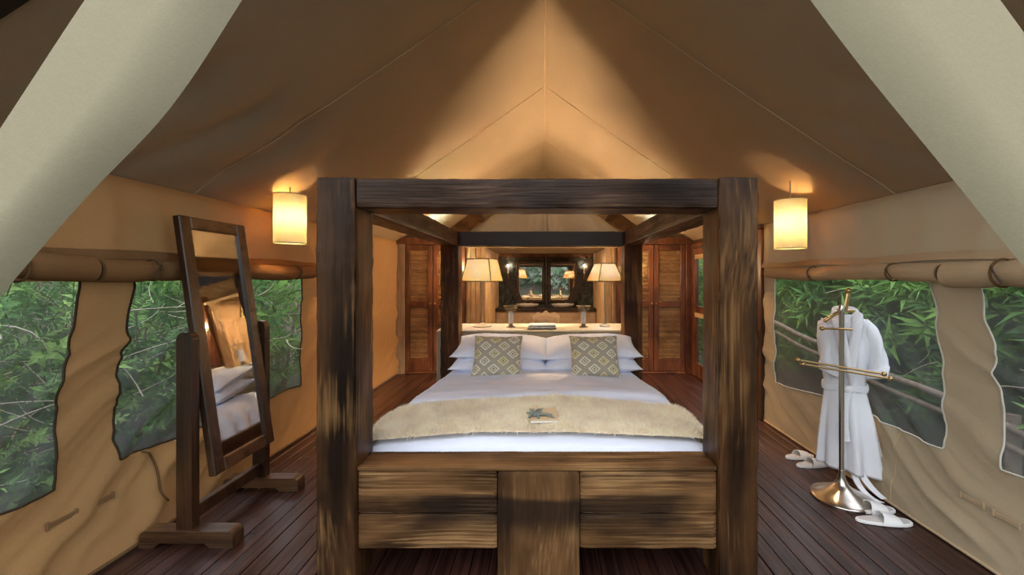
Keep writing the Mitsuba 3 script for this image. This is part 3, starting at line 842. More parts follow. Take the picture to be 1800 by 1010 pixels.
def table_lamp(x, y, yaw, s, label, foot_r, wb, wt, h0, h1):
    L = thing('table_lamp', label, 'lamp', 'bedside lamps on the headboard shelf')
    part(L, 'base', lathe([(foot_r, HZ), (foot_r, HZ + 0.012), (foot_r * 0.8, HZ + 0.024), (foot_r * 0.35, HZ + 0.034), (0.018, HZ + 0.05), (0.012, HZ + 0.07)], 32, (x, y, 0)), 'pewter', smooth=35)
    part(L, 'stem', lathe([(0.010, HZ + 0.06), (0.011, HZ + 0.2), (0.016, HZ + 0.23), (0.010, HZ + 0.26), (0.010, h0 + 0.04), (0.018, h0 + 0.05), (0.018, h0 + 0.09)], 16, (x, y, 0)), 'steel', smooth=35)
    R = rz(yaw)
    cb = np.array([(-wb[0], -wb[1]), (wb[0], -wb[1]), (wb[0], wb[1]), (-wb[0], wb[1])]); ct = np.array([(-wt[0], -wt[1]), (wt[0], -wt[1]), (wt[0], wt[1]), (-wt[0], wt[1])])
    V_, F_, UV_ = [], [], []
    for q in range(4):
        a, b = cb[q], cb[(q + 1) % 4]; c, d = ct[(q + 1) % 4], ct[q]
        n = len(V_)
        V_ += [(*a, h0), (*b, h0), (*c, h1), (*d, h1)]; UV_ += [(0, 0), (1, 0), (0.85, 1), (0.15, 1)]
        F_ += [(n, n + 1, n + 2), (n, n + 2, n + 3)]
    V_ = np.array(V_, float); V_[:, :2] = V_[:, :2] @ R[:2, :2].T; V_ += [x, y, 0]
    SH = part(L, 'shade', TM(V_, F_), 'shade_pleat', 'pleated amber pyramid shade', uv=np.array(UV_, float))
    for q in range(4):
        part(SH, 'rim', tube([V_[q * 4], V_[q * 4 + 1]], 0.005, 6), 'strap_brown')
        part(SH, 'rim', tube([V_[q * 4 + 3], V_[q * 4 + 2]], 0.005, 6), 'strap_brown')
        part(SH, 'rim', tube([V_[q * 4], V_[q * 4 + 3]], 0.004, 6), 'strap_brown')
    bulb(L, (x, y, (h0 + h1) / 2 + 0.0), 0.032, 2300, (1.0, 0.70, 0.42))


Yl = 4.88
p0, p1 = at(848, 494, Yl), at(848, 455, Yl)
table_lamp(p0[0], Yl, -22, 1, 'bedside lamp with a wide round foot, left end of the headboard shelf', 0.112, (0.205, 0.15), (0.150, 0.105), p0[2], p1[2])
p0, p1 = at(1063, 494, Yl), at(1063, 463, Yl)
table_lamp(p0[0], Yl, 25, 1, 'bedside lamp with a slim fluted foot, right end of the headboard shelf', 0.065, (0.175, 0.14), (0.10, 0.08), p0[2], p1[2])


def hurricane(x, y, label):
    H = thing('hurricane_glass', label, 'candle holder', 'hurricane glasses on the headboard shelf')
    part(H, 'foot', lathe([(0.055, HZ), (0.055, HZ + 0.01), (0.02, HZ + 0.025), (0.025, HZ + 0.04), (0.05, HZ + 0.045)], 24, (x, y, 0)), 'pewter', smooth=35)
    part(H, 'glass', lathe([(0.05, HZ + 0.046), (0.066, HZ + 0.08), (0.066, HZ + 0.15), (0.058, HZ + 0.19), (0.068, HZ + 0.23), (0.088, HZ + 0.26)], 32, (x, y, 0), caps=False), 'smoky_glass', 'clear flared glass', smooth=True)
    part(H, 'glass_rim', tube([(x + 0.088 * math.cos(a), y + 0.088 * math.sin(a), HZ + 0.26) for a in np.linspace(0, 6.2832, 33)], 0.003, 6), 'pewter', smooth=True)
    C = thing('candle', 'white pillar candle inside the ' + ('left' if x < 0 else 'right') + ' hurricane glass', 'candle', 'pillar candles')
    part(C, 'wax', lathe([(0.030, HZ + 0.047), (0.030, HZ + 0.18), (0.026, HZ + 0.188), (0.004, HZ + 0.184)], 24, (x, y, 0)), 'wax', smooth=35)
    part(C, 'wick', tube([(x, y, HZ + 0.183), (x + 0.002, y, HZ + 0.2)], 0.0015, 5), 'cord_brown')


hurricane((898 - CX) / F * 4.80, 4.80, 'glass hurricane candle holder beside the left bedside lamp')
hurricane((1026 - CX) / F * 4.80, 4.80, 'glass hurricane candle holder beside the right bedside lamp')
bx, by = (953 - CX) / F * 4.68, 4.70
for k, (w, m, h, lab, nm) in enumerate(((0.165, 'black_paper', 0.016, 'black folder lying flat at the bottom of the stack on the headboard shelf', 'folder'), (0.162, 'white_paper', 0.012, 'white booklet between the two dark folders on the headboard shelf', 'booklet'),
                                        (0.158, 'black_paper', 0.008, 'thin dark folder under the topmost white booklet on the headboard shelf', 'folder'), (0.152, 'white_paper', 0.018, 'topmost white booklet of the stack on the headboard shelf', 'booklet'))):
    z0 = HZ + (0, 0.016, 0.028, 0.036)[k]
    m1 = box(-w, w, -0.10, 0.10, 0, h, 0.002)
    solo(nm, lab, nm, xf(m1, rz((-2, 1, -1, 2)[k]), (bx, by, z0)), m)

# ================================================================== ALCOVE FURNISHINGS
VA = thing('vanity', 'tan stone washstand with dark top edge below the two framed mirrors', 'washstand')
part(VA, 'front', box(-0.97, 1.01, 7.90, 8.39, 0, 0.86, 0.004), 'stone_tan')
part(VA, 'top', box(-1.0, 1.015, 7.86, 8.40, 0.86, 0.92, 0.008), 'dark_timber', 'dark counter top')
for xb, nm in ((-0.36, 'left'), (0.36, 'right')):
    b = solo('wash_basin', f'white oval basin on the {nm} half of the dark washstand top', 'basin', xf(lathe([(0.10, 0), (0.17, 0.01), (0.22, 0.04), (0.235, 0.075), (0.228, 0.075), (0.20, 0.03), (0.10, 0.015)], 40), np.diag([1, 0.8, 1]), (xb, 8.12, 0.92)), 'ceramic', 'wash basins', smooth=40)
    t = thing('tap', f'chrome tap behind the {nm} basin', 'tap', 'taps')
    part(t, 'spout', tube(spline([(xb, 8.36, 0.92), (xb, 8.36, 1.08), (xb, 8.30, 1.11), (xb, 8.24, 1.06)], 20), 0.011, 10), 'steel', smooth=True)
    for q in (-0.07, 0.07): part(t, 'handle', lathe([(0.014, 0.92), (0.012, 0.98), (0.024, 0.985), (0.020, 1.0), (0.004, 1.005)], 14, (xb + q, 8.36, 0)), 'steel', smooth=40)
for k, (a, b, nm) in enumerate(((912, 953, 'left'), (968, 1010, 'right'))):
    Y = 8.38
    x0, z1 = at(a, 463, Y)[[0, 2]]; x1, z0 = at(b, 527, Y)[[0, 2]]
    M = thing('wall_mirror', f'dark brown framed mirror on the alcove wall, {nm} of the two', 'mirror', 'framed mirrors')
    fw = 0.055
    for q in ((x0 - fw, x0, z0 - fw, z1 + fw), (x1, x1 + fw, z0 - fw, z1 + fw)): part(M, 'frame', box(q[0], q[1], Y - 0.02, Y + 0.07, q[2], q[3], 0.01), 'frame_wood')
    for q in ((z0 - fw, z0), (z1, z1 + fw)): part(M, 'frame', box(x0, x1, Y - 0.02, Y + 0.07, q[0], q[1], 0.01), 'frame_wood')
    part(M, 'glass', box(x0, x1, Y, Y + 0.01, z0, z1, 0.0005), 'mirror_glass', 'mirror glass')
    part(M, 'hanger', box((x0 + x1) / 2 - 0.012, (x0 + x1) / 2 + 0.012, Y + 0.04, Y + 0.07, z1 + fw, 1.97, 0.003), 'frame_wood')
part(AL, 'conduit', tube([(at(960, 500, 8.44)[0], 8.445, 0.93), (at(960, 500, 8.44)[0], 8.445, 1.96)], 0.012, 10), 'pewter', 'slim pipe between the mirrors', smooth=True)
for px, nm in ((893, 'left'), (1027, 'right')):
    S = thing('wall_sconce', f'brass candle sconce with clear glass chimney {nm} of the framed mirrors', 'sconce', 'wall sconces')
    x, _, z = at(px, 470, 8.30)
    part(S, 'arm', tube(spline([(x + (-0.12 if px < 950 else 0.12), 8.455, z - 0.20), (x, 8.38, z - 0.24), (x, 8.30, z - 0.16), (x, 8.30, z - 0.10)], 20), 0.008, 8), 'brass', smooth=True)
    part(S, 'candle_tube', lathe([(0.018, z - 0.12), (0.016, z - 0.10), (0.013, z - 0.09), (0.013, z + 0.02)], 14, (x, 8.30, 0)), 'wax', smooth=40)
    part(S, 'chimney', lathe([(0.028, z - 0.09), (0.05, z - 0.03), (0.055, z + 0.08), (0.04, z + 0.17)], 24, (x, 8.30, 0), caps=False), 'thin_glass', 'clear glass chimney', smooth=True)
    part(S, 'cap', lathe([(0.04, z + 0.17), (0.042, z + 0.185), (0.012, z + 0.21), (0.004, z + 0.24)], 16, (x, 8.30, 0)), 'steel', smooth=40)
    bulb(S, (x, 8.30, z + 0.045), 0.020, 700, (1.0, 0.72, 0.44))

for sx, nm in ((-1, 'left'), (1, 'right')):
    DL = thing('added_downlight', f'added small round light, unseen in the alcove ceiling, on the {nm}', 'added_downlight', 'added alcove downlights')  # unseen ceiling lights added to brighten the washstand and alcove
    part(DL, 'ring', lathe([(0.055, 2.034), (0.06, 2.026), (0.05, 2.020), (0.045, 2.026)], 24, (sx * 0.55, 6.56, 0), caps=False), 'steel', smooth=40)
    k = part(DL, 'lens', TM(np.vstack([[(sx * 0.55, 6.56, 2.027)], [(sx * 0.55 + 0.046 * math.cos(a), 6.56 + 0.046 * math.sin(a), 2.027) for a in np.arange(24) / 24 * 2 * np.pi]]), [(0, (q + 1) % 24 + 1, q + 1) for q in range(24)]), 'white_paper')
    scene[k]['emitter'] = {'type': 'area', 'radiance': rgb(330 * LAMP, 215 * LAMP, 120 * LAMP)}
    GL = thing('added_globe_lamp', f'added small globe lamp, unseen on the partition behind the {nm} rear bed post', 'lamp', 'added globe lamps behind the bed')  # unseen lamps added to brighten the partition planks and wicker
    gx = (-1.405, 1.40)[int(sx > 0)]
    px_ = (-1.31, 1.19)[int(sx > 0)]
    part(GL, 'plate', box(px_ - 0.03, px_ + 0.03, 6.325, 6.339, 1.60, 1.72, 0.003), 'brass')
    part(GL, 'bracket', tube(spline([(px_, 6.325, 1.64), ((px_ + gx) / 2, 6.22, 1.61), (gx, 6.15, 1.63), (gx, 6.15, 1.67)], 14), 0.008, 8), 'brass', smooth=True)
    bulb(GL, (gx, 6.15, 1.71), 0.042, 220, (1.0, 0.66, 0.36))

# carved chair before the washstand, back towards the bed
CH_ = thing('carved_chair', 'pale carved wooden chair with scalloped back between headboard and washstand', 'chair')
chx, chy = 0.015, 6.95
zt = at(958, 546, chy)[2]
half = 0.235
prof = []
for s in np.linspace(-1, 1, 61):
    top = zt - 0.03 - 0.05 * s * s + 0.035 * np.exp(-(s / 0.16) ** 2) + 0.028 * np.exp(-((abs(s) - 0.62) / 0.13) ** 2) - 0.02 * np.exp(-((abs(s) - 0.33) / 0.08) ** 2)
    prof.append((s * half, top))
low = [(s * half, zt - 0.17 + 0.03 * math.cos(s * 9)) for s in np.linspace(1, -1, 41)]
yz = Rot.from_euler('x', 90, degrees=True).as_matrix()
part(CH_, 'top_rail', xf(extrude(prof + low, 0.035), yz, (chx, chy + 0.0175, 0)), 'pale_wood', 'scalloped carved top rail')
splat = [(-0.06, 0.45), (-0.035, 0.55), (-0.075, 0.65), (-0.05, zt - 0.155), (0.05, zt - 0.155), (0.075, 0.65), (0.035, 0.55), (0.06, 0.45)]
part(CH_, 'splat', xf(extrude(splat, 0.02), yz, (chx, chy + 0.01, 0)), 'pale_wood')
for sx in (-1, 1):
    part(CH_, 'back_post', tube(spline([(chx + sx * 0.20, chy + 0.03, 0), (chx + sx * 0.205, chy, 0.45), (chx + sx * 0.225, chy, zt - 0.08)], 16), 0.019, 8), 'pale_wood', smooth=True)
    part(CH_, 'front_leg', tube(spline([(chx + sx * 0.22, chy + 0.44, 0), (chx + sx * 0.19, chy + 0.42, 0.2), (chx + sx * 0.21, chy + 0.41, 0.44)], 14), 0.021, 8), 'pale_wood', smooth=True)
part(CH_, 'seat', box(chx - 0.24, chx + 0.24, chy - 0.02, chy + 0.45, 0.43, 0.48, 0.015), 'pale_wood')

# raking timber struts above the partition
for sx, nm in ((-1, 'left'), (1, 'right')):
    a = np.array([sx * 1.56, 6.24, 2.12]); b = np.array([sx * 0.985, 6.08, 2.49])
    d = (b - a) / np.linalg.norm(b - a); n = np.cross(d, [0, 1.0, 0]); n /= np.linalg.norm(n); m_ = np.cross(d, n)
    rings = [[a + d * t * np.linalg.norm(b - a) + n * u * 0.10 + m_ * w * 0.06 for u, w in ((1, 1), (-1, 1), (-1, -1), (1, -1))] for t in np.linspace(0, 1, 8)]
    solo('timber_strut', f'dark slanting timber strut under the roof, {nm} of the bed canopy', 'strut', loft(rings), 'bed_wood_side', 'roof struts')

# ================================================================== PENDANT LAMPS
def drum_lamp(x, y, ztop, label, power=190):
    L = thing('pendant_lamp', label, 'lamp', 'drum lamps under the roof')
    r, h = 0.118, 0.395
    zr = float(roof_z(np.array([x]), np.array([y]))[0])
    S = part(L, 'shade', lathe([(r, ztop - h), (r, ztop)], 48, (x, y, 0), caps=False), 'shade_drum', 'cream cylindrical fabric shade', smooth=True)
    for z in (ztop, ztop - h): part(S, 'rim', tube([(x + r * math.cos(a), y + r * math.sin(a), z) for a in np.linspace(0, 6.2832, 41)], 0.004, 6), 'bamboo', smooth=True)
    part(L, 'stem', tube([(x, y, zr), (x, y, ztop - 0.10)], 0.006, 8), 'pewter')
    part(L, 'socket', lathe([(0.016, ztop - 0.10), (0.02, ztop - 0.11), (0.02, ztop - 0.15)], 16, (x, y, 0)), 'pewter', smooth=40)
    for a in (0, 2.094, 4.189): part(L, 'spoke', tube([(x, y, ztop - 0.06), (x + r * math.cos(a), y + r * math.sin(a), ztop - 0.01)], 0.002, 5), 'pewter')
    bulb(L, (x, y, ztop - 0.185), 0.032, power, (1.0, 0.60, 0.30))


pL, pR = at(510, 343, 3.27), at(1389, 352, 3.27)
drum_lamp(pL[0], 3.27, pL[2], 'lit cream drum lamp hanging under the roof beside the standing mirror')
drum_lamp(pR[0], 3.27, pR[2], 'lit cream drum lamp hanging under the roof above the bathrobe')
drum_lamp(-2.12, 4.32, 2.13, 'lit drum lamp hanging by the left canvas wall, behind the left bed post', 420)
drum_lamp(2.06, 4.32, 2.13, 'lit drum lamp hanging by the right wall, behind the right bed post', 420)

for sx, nm in ((-1, 'left'), (1, 'right')):
    U = thing('added_bowl_uplight', f'added unseen bowl lamp, lit, on the lintel above the {nm} wicker doors', 'lamp', 'added bowl lamps on the lintels')  # invented lamps, out of view, that brighten the gable and rear roof
    part(U, 'bowl', lathe([(0.04, 2.171), (0.07, 2.18), (0.085, 2.23), (0.082, 2.23), (0.066, 2.186), (0.02, 2.18)], 28, (sx * 1.62, PY - 0.005, 0)), 'pewter', smooth=40)
    bulb(U, (sx * 1.62, PY - 0.005, 2.218), 0.028, 1700, (1.0, 0.66, 0.36))

# ================================================================== ROLLED BLINDS
def blind(side, y0, y1, zc, r, ties, label):
    B = thing('rolled_blind', label, 'blind', 'rolled canvas blinds')
    n = 70
    ys = np.linspace(y0, y1, n); th = np.arange(28) / 28 * 2 * np.pi
    cxs = side * (WX - 0.030 - r)
    rings = []
    for y in ys:
        pinch = sum(0.16 * math.exp(-((y - t) / 0.05) ** 2) for t in ties)
        lump = 1 + 0.10 * (meshkit.fbm(np.stack([np.cos(th), np.sin(th), 0 * th + y * 3], 1) * 1.3, 3, seed=60) - 0.5) - pinch
        sag = 0.008 * math.sin(y * 5)
        rings.append(np.stack([cxs + r * 0.9 * lump * np.cos(th), 0 * th + y, zc + sag + r * lump * np.sin(th)], 1))
    part(B, 'roll', loft(rings), 'canvas_roll_shaded' if side < 0 else 'canvas_roll', smooth=50)
    # coiled layers that show at the end of the roll
    for k, rr in enumerate((0.78, 0.52, 0.28)):
        part(B, 'coil', tube([(cxs + r * 0.9 * rr * math.cos(a), y0 - 0.003, zc + 0.008 * math.sin(y0 * 5) + r * rr * math.sin(a)) for a in np.linspace(0, 6.2832, 25)], 0.0045, 5), 'strap_brown')
    for t in ties:
        pts = [(cxs + r * 0.93 * math.cos(a), t, zc + r * 0.98 * math.sin(a)) for a in np.linspace(0, 6.2832, 29)]
        part(B, 'tie', tube(pts, 0.0055, 6), 'strap_brown', 'brown tie strap', smooth=True)
        part(B, 'tie_end', tube(spline([(cxs - side * r * 0.85, t, zc + r * 0.5), (cxs - side * (r + 0.012), t - 0.03, zc + r * 0.1), (cxs - side * (r + 0.004), t - 0.06, zc - r * 0.7)], 14), 0.004, 6), 'cord_brown', smooth=True)


blind(-1, 2.03, 3.92, 1.595, 0.062, (2.32, 3.66), 'canvas blind, shade put into its brown colour, rolled up above the window behind the standing mirror')
blind(-1, 1.28, 2.00, 1.600, 0.066, (1.72,), 'canvas blind, shade put into its brown colour, rolled up above the nearest left window')
blind(1, 2.30, 4.08, 1.585, 0.058, (2.62, 3.40), 'tan canvas blind rolled up above the window behind the bathrobe')
blind(1, 1.28, 2.25, 1.575, 0.072, (1.98,), 'tan canvas blind with an orange tie rolled up above the nearest right window')

# ================================================================== STANDING MIRROR
CM = thing('cheval_mirror', 'tall tilted standing mirror in a dark wooden frame before the left windows', 'mirror')
cmx = -2.085
for y, zt_ in ((2.325, 1.235), (2.925, 1.235)):
    P_ = part(CM, 'post', xf(extrude([(-0.045, 0.09), (0.045, 0.09), (0.045, zt_ - 0.045)] + [(0.045 * math.cos(a), zt_ - 0.045 + 0.045 * math.sin(a)) for a in np.linspace(0.2, 2.94, 10)] + [(-0.045, zt_ - 0.045)], 0.052), yz, (cmx, y + 0.026, 0)), 'frame_wood')
    s = 0.0
    foot = [(-0.245, 0), (-0.16, 0), (-0.13, 0.028), (0.13, 0.028), (0.16, 0), (0.295, 0), (0.295, 0.055)] + [(0.255 + 0.04 * math.cos(a), 0.055 + 0.04 * math.sin(a)) for a in np.linspace(0.1, 1.57, 6)] + [(-0.21, 0.095)] + [(-0.21 - 0.035 * math.sin(a), 0.06 + 0.035 * math.cos(a)) for a in np.linspace(0.1, 1.57, 6)]
    part(CM, 'foot', xf(extrude(foot, 0.085), yz, (cmx, y + 0.0425, 0)), 'foot_wood')
part(CM, 'stretcher', box(cmx - 0.018, cmx + 0.018, 2.351, 2.899, 0.12, 0.20, 0.005), 'frame_wood')
tilt = math.radians(8.0)
fy0, fy1, fh0, fh1, pv = 2.365, 2.885, 0.36, 1.93, 1.13
Rm = Rot.from_euler('y', -math.degrees(tilt), degrees=True).as_matrix()
def mir(x0, x1, y0, y1, z0, z1, b=0.006): return xf(box(x0, x1, y0, y1, z0 - pv, z1 - pv, b), Rm, (cmx, 0, pv))
fw = 0.078
for q in ((fy0, fy0 + fw), (fy1 - fw, fy1)): part(CM, 'frame_stile', mir(-0.022, 0.022, q[0], q[1], fh0, fh1), 'frame_wood')
for q in ((fh0, fh0 + fw), (fh1 - fw, fh1)): part(CM, 'frame_rail', mir(-0.0215, 0.0215, fy0 + fw, fy1 - fw, q[0], q[1]), 'foot_wood')
part(CM, 'glass', mir(-0.004, 0.006, fy0 + fw - 0.004, fy1 - fw + 0.004, fh0 + fw - 0.004, fh1 - fw + 0.004, 0.0005), 'mirror_glass', 'mirror glass')
for y in (2.355, 2.892): part(CM, 'pivot', tube([(cmx, y - 0.02, pv), (cmx, y + 0.02, pv)], 0.012, 12), 'brass', smooth=40)

# cord hanging on the left wall
pts = spline([(-2.325, WX * F / (CX - 268), 0.50), (-2.30, WX * F / (CX - 283), 0.40), (-2.31, WX * F / (CX - 276), 0.27), (-2.30, WX * F / (CX - 288), 0.16)], 24)
for q in pts: q[0] = float(wall_x(q[1], q[2], -1)) + 0.012
solo('rope', 'thin brown rope hanging down the left canvas wall below the window', 'cord', tube(pts, 0.006, 6), 'strap_brown', smooth=True)

# ================================================================== VALET STAND, ROBE, SLIPPERS
VS = thing('valet_stand', 'polished metal valet stand on a round foot beside the right wall', 'clothes stand')
vx, vy = 2.085, 2.80
part(VS, 'foot', lathe([(0.185, 0), (0.188, 0.012), (0.178, 0.026), (0.13, 0.048), (0.075, 0.075), (0.045, 0.10), (0.028, 0.13), (0.020, 0.17), (0.02, 0.2)], 48, (vx, vy, 0)), 'steel', smooth=30)
pole_top = at(1478, 535, vy)[2]
part(VS, 'pole', lathe([(0.016, 0.18), (0.016, pole_top - 0.05), (0.021, pole_top - 0.045), (0.021, pole_top - 0.02), (0.012, pole_top)], 18, (vx, vy, 0)), 'steel', smooth=35)
zc = at(1475, 577, vy)[2]
hk = tube([(vx - 0.15, vy - 0.02, zc + 0.003), (vx + 0.06, vy - 0.02, zc - 0.003)], 0.008, 8)
part(VS, 'peg', hk, 'brass', 'short brass peg bar', smooth=True)
m = trimesh.creation.icosphere(2, 0.016); m.apply_translation((vx - 0.15, vy - 0.02, zc + 0.003)); part(VS, 'peg_knob', m, 'brass', smooth=True)
zb = at(1478, 652, vy)[2]
for dy, dz in ((-0.026, 0.0), (0.026, 0.018)):
    a, b = np.array([vx - 0.29, vy + dy, zb + 0.055 + dz]), np.array([vx + 0.20, vy + dy - 0.14, zb - 0.01 + dz])
    part(VS, 'trouser_bar', tube([a, (a + b) / 2, b], 0.0075, 8), 'brass', 'thin brass trouser bar', smooth=True)
    for e in (a, b):
        m = trimesh.creation.icosphere(2, 0.017); m.apply_translation(e); part(VS, 'bar_knob', m, 'brass', smooth=True)
HG = thing('coat_hanger', 'polished coat hanger hook at the neck of the white bathrobe', 'hanger')
rx, ry = 2.215, 2.945
zs = at(1497, 540, ry)[2]
part(HG, 'neck', xf(box(-0.016, 0.016, -0.010, 0.010, 0, 0.13, 0.006), Rot.from_euler('y', 12, degrees=True).as_matrix(), (rx - 0.035, ry - 0.05, zs - 0.02)), 'brass')
m = trimesh.creation.icosphere(2, 0.02); m.apply_translation((rx - 0.01, ry - 0.05, zs + 0.125)); part(HG, 'knob', m, 'brass', smooth=True)
part(HG, 'shoulder_bar', tube(spline([(rx - 0.17, ry - 0.03, zs - 0.10), (rx - 0.02, ry - 0.04, zs - 0.02), (rx + 0.15, ry + 0.01, zs - 0.09)], 20), 0.012, 8), 'brass', smooth=True)

RB = thing('bathrobe', 'white waffle bathrobe with tied belt hanging on the valet stand', 'bathrobe')
yaw = math.radians(-24)
ca, sa = math.cos(yaw), math.sin(yaw)


def rloc(x, y, z):
    """Robe coordinates (across, towards the wall, up) -> world."""
    return np.stack(np.broadcast_arrays(rx + ca * x - sa * y, ry + sa * x + ca * y, z), -1)


zh, zw, zsh = 0.14, 0.745, zs - 0.06
N = 96
th = np.arange(N) / N * 2 * np.pi
hs = [(zh, 0.205, 0.085), (0.30, 0.192, 0.085), (0.5, 0.165, 0.09), (0.68, 0.135, 0.078), (zw, 0.125, 0.072), (0.80, 0.130, 0.075), (0.95, 0.155, 0.08), (1.10, 0.168, 0.082), (1.22, 0.165, 0.072), (zsh - 0.03, 0.130, 0.058), (zsh + 0.01, 0.075, 0.045)]
H_ = np.array(hs)
zz = np.linspace(zh, zsh + 0.01, 60)
rings = []
for z in zz:
    a, b = np.interp(z, H_[:, 0], H_[:, 1]), np.interp(z, H_[:, 0], H_[:, 2])
    k = np.clip((zw - z) / 0.5, 0, 1)
    wv = 1 + (0.04 + 0.26 * k) * np.sin(8 * th + 0.6 * np.sin(z * 5)) * np.abs(np.sin(th)) ** 0.5 + 0.08 * k * np.sin(13 * th + 2)
    wv = wv + 0.10 * np.clip((z - zw) / 0.1, 0, 1) * np.sin(7 * th + z * 16)
    rings.append(rloc(a * np.cos(th) * (1 + 0.3 * (wv - 1)) + 0.03 * k, b * np.sin(th) * wv, z + 0 * th + k * 0.035 * -np.cos(th) * ca))
part(RB, 'body', loft(rings), 'robe_cloth', smooth=70)
for sx in (-1, 1):
    sh = rloc(sx * 0.115, 0.0, zsh - 0.03); el = rloc(sx * (0.118 if sx < 0 else 0.175), -0.015, 1.06); cu = rloc(sx * (0.095 if sx < 0 else 0.18), -0.03, 0.845)
    path = spline([sh, el, cu], 26)
    rr = np.interp(np.linspace(0, 1, 26), [0, 0.15, 0.6, 1], [0.035, 0.058, 0.070, 0.083])
    rings = []
    for k in range(26):
        c = np.cos(th[::4]); s_ = np.sin(th[::4])
        wob = 1 + 0.12 * np.sin(3 * th[::4] + k * 0.45)
        q = rloc(rr[k] * 0.72 * c * wob, rr[k] * s_ * wob, rr[k] * 0.25 * c * sx) - rloc(0, 0, 0) * [1, 1, 0]
        rings.append(path[k] + q)
    SV = part(RB, 'sleeve', loft(rings), 'robe_cloth', smooth=60)
    part(SV, 'cuff', loft([np.asarray(rings[t]) * 1.0 + (np.asarray(rings[t]) - np.mean(rings[t], 0)) * 0.06 for t in (21, 22, 23, 24, 25)]), 'robe_cloth', smooth=60)
# collar and lapels
for sx in (-1, 1):
    pts = spline([(sx * 0.02, 0.075, zsh + 0.055), (sx * 0.062, 0.02, zsh + 0.045), (sx * 0.062, -0.055, zsh - 0.02), (sx * 0.035, -0.088, zsh - 0.18), (0.012 + sx * 0.008, -0.095, zsh - 0.38), (0.014, -0.085, zw + 0.04)], 36)
    w = np.interp(np.linspace(0, 1, 36), [0, 0.3, 0.7, 1], [0.03, 0.040, 0.032, 0.012])
    rings = []
    for k, (x_, y_, z_) in enumerate(pts):
        a_ = np.arange(12) / 12 * 2 * np.pi
        rings.append(rloc(x_ + w[k] * np.cos(a_) * (0.9 if k > 6 else 0.5), y_ - 0.012 + 0.020 * np.sin(a_), z_ + w[k] * 0.35 * np.sin(a_ + 0.4)))
    part(RB, 'lapel', loft(rings), 'robe_cloth', smooth=60)
a_ = np.linspace(0, 2 * np.pi, 49)[:-1]
bel = []
for dz, k in ((-0.026, 1.02), (-0.024, 1.10), (0.0, 1.13), (0.024, 1.10), (0.026, 1.02)):
    bel.append(rloc(0.128 * k * np.cos(a_), 0.075 * k * np.sin(a_), zw + 0.005 + dz + 0.006 * np.sin(3 * a_)))
part(RB, 'belt', loft(bel, caps=False), 'robe_cloth', 'tied belt', smooth=60)
m = trimesh.creation.icosphere(2, 0.034); m.vertices *= [1.1, 0.7, 0.9]
part(RB, 'belt_knot', xf(m, None, rloc(0.0, -0.095, zw)), 'robe_cloth', smooth=True)


def strap(pts, w, t=0.006):
    c = spline(pts, 30)
    rings = []
    for k in range(30):
        o = [(-w, -t), (w, -t), (w, t), (-w, t)]
        rings.append(c[k] + np.array([[ca * a, sa * a + b, 0.2 * a] for a, b in o]))
    return loft(rings)


part(RB, 'belt_end', strap([rloc(-0.01, -0.11, zw - 0.01), rloc(-0.03, -0.125, zw - 0.15), rloc(-0.02, -0.13, zw - 0.36)], 0.022), 'robe_cloth', smooth=40)
part(RB, 'belt_end', strap([rloc(0.07, -0.06, 0.18), rloc(0.11, -0.075, 0.10), rloc(0.17, -0.10, 0.035), rloc(0.20, -0.11, 0.015)], 0.020), 'robe_cloth', smooth=40)
part(RB, 'belt_end', strap([rloc(0.045, -0.07, 0.19), rloc(0.06, -0.09, 0.08), rloc(0.12, -0.13, 0.02), rloc(0.17, -0.16, 0.010)], 0.017), 'robe_cloth', smooth=40)


def slipper(x, y, yaw, label, L=0.28):
    S = thing('slipper', label, 'slipper', None)
    R = rz(yaw)
    t = np.linspace(0, 2 * np.pi, 60)[:-1]
    def outline(k=1.0):
        u = np.cos(t) * L / 2
        w = 0.046 * (1 + 0.22 * np.cos(t)) * np.sign(np.sin(t)) * np.abs(np.sin(t)) ** 0.85
        return np.stack([u * k, w * k], 1)
    o = outline()
    part(S, 'sole', xf(loft([np.c_[outline(0.97), np.full(59, 0.0)], np.c_[o, np.full(59, 0.004)], np.c_[o, np.full(59, 0.016)], np.c_[outline(0.97), np.full(59, 0.02)]]), R, (x, y, 0)), 'slipper_cloth', smooth=40)
    part(S, 'insole', xf(loft([np.c_[outline(0.9), np.full(59, 0.0201)], np.c_[outline(0.88), np.full(59, 0.0225)]]), R, (x, y, 0)), 'slipper_sole', smooth=40)
    def up(u, v):
        s = -0.035 + u * 0.115
        q = s / (L / 2)
        w = 0.050 * (1 + 0.22 * q) * np.sqrt(np.clip(1 - q * q, 0, 1)) + 0.004
        a = np.pi * v
        return s - 0.02 * np.sin(a) * (1 - u) * -1, -w * np.cos(a), 0.010 + (0.058 - 0.026 * u) * np.sin(a) ** 0.8
    part(S, 'upper', xf(thick(16, 24, up, 0.005), R, (x, y, 0)), 'slipper_cloth', 'closed white upper band', smooth=50)
    return S


def on_floor(px, py): Y = CH * F / (py - CY); return (px - CX) / F * Y, Y
for (px, py, yw, lab, L) in ((1405, 804, 8, 'white slipper near the bed, further from the camera of that pair', 0.26), (1428, 818, 8, 'white slipper near the bed, nearer the camera of that pair', 0.29),
                          (1531, 897, -3, 'white slipper beside the stand foot, closer to the canvas wall', 0.30), (1553, 918, -6, 'white slipper nearest the camera, in front of the valet stand', 0.33)):
    x_, y_ = on_floor(px, py)
    slipper(x_, y_, yw, lab, L)

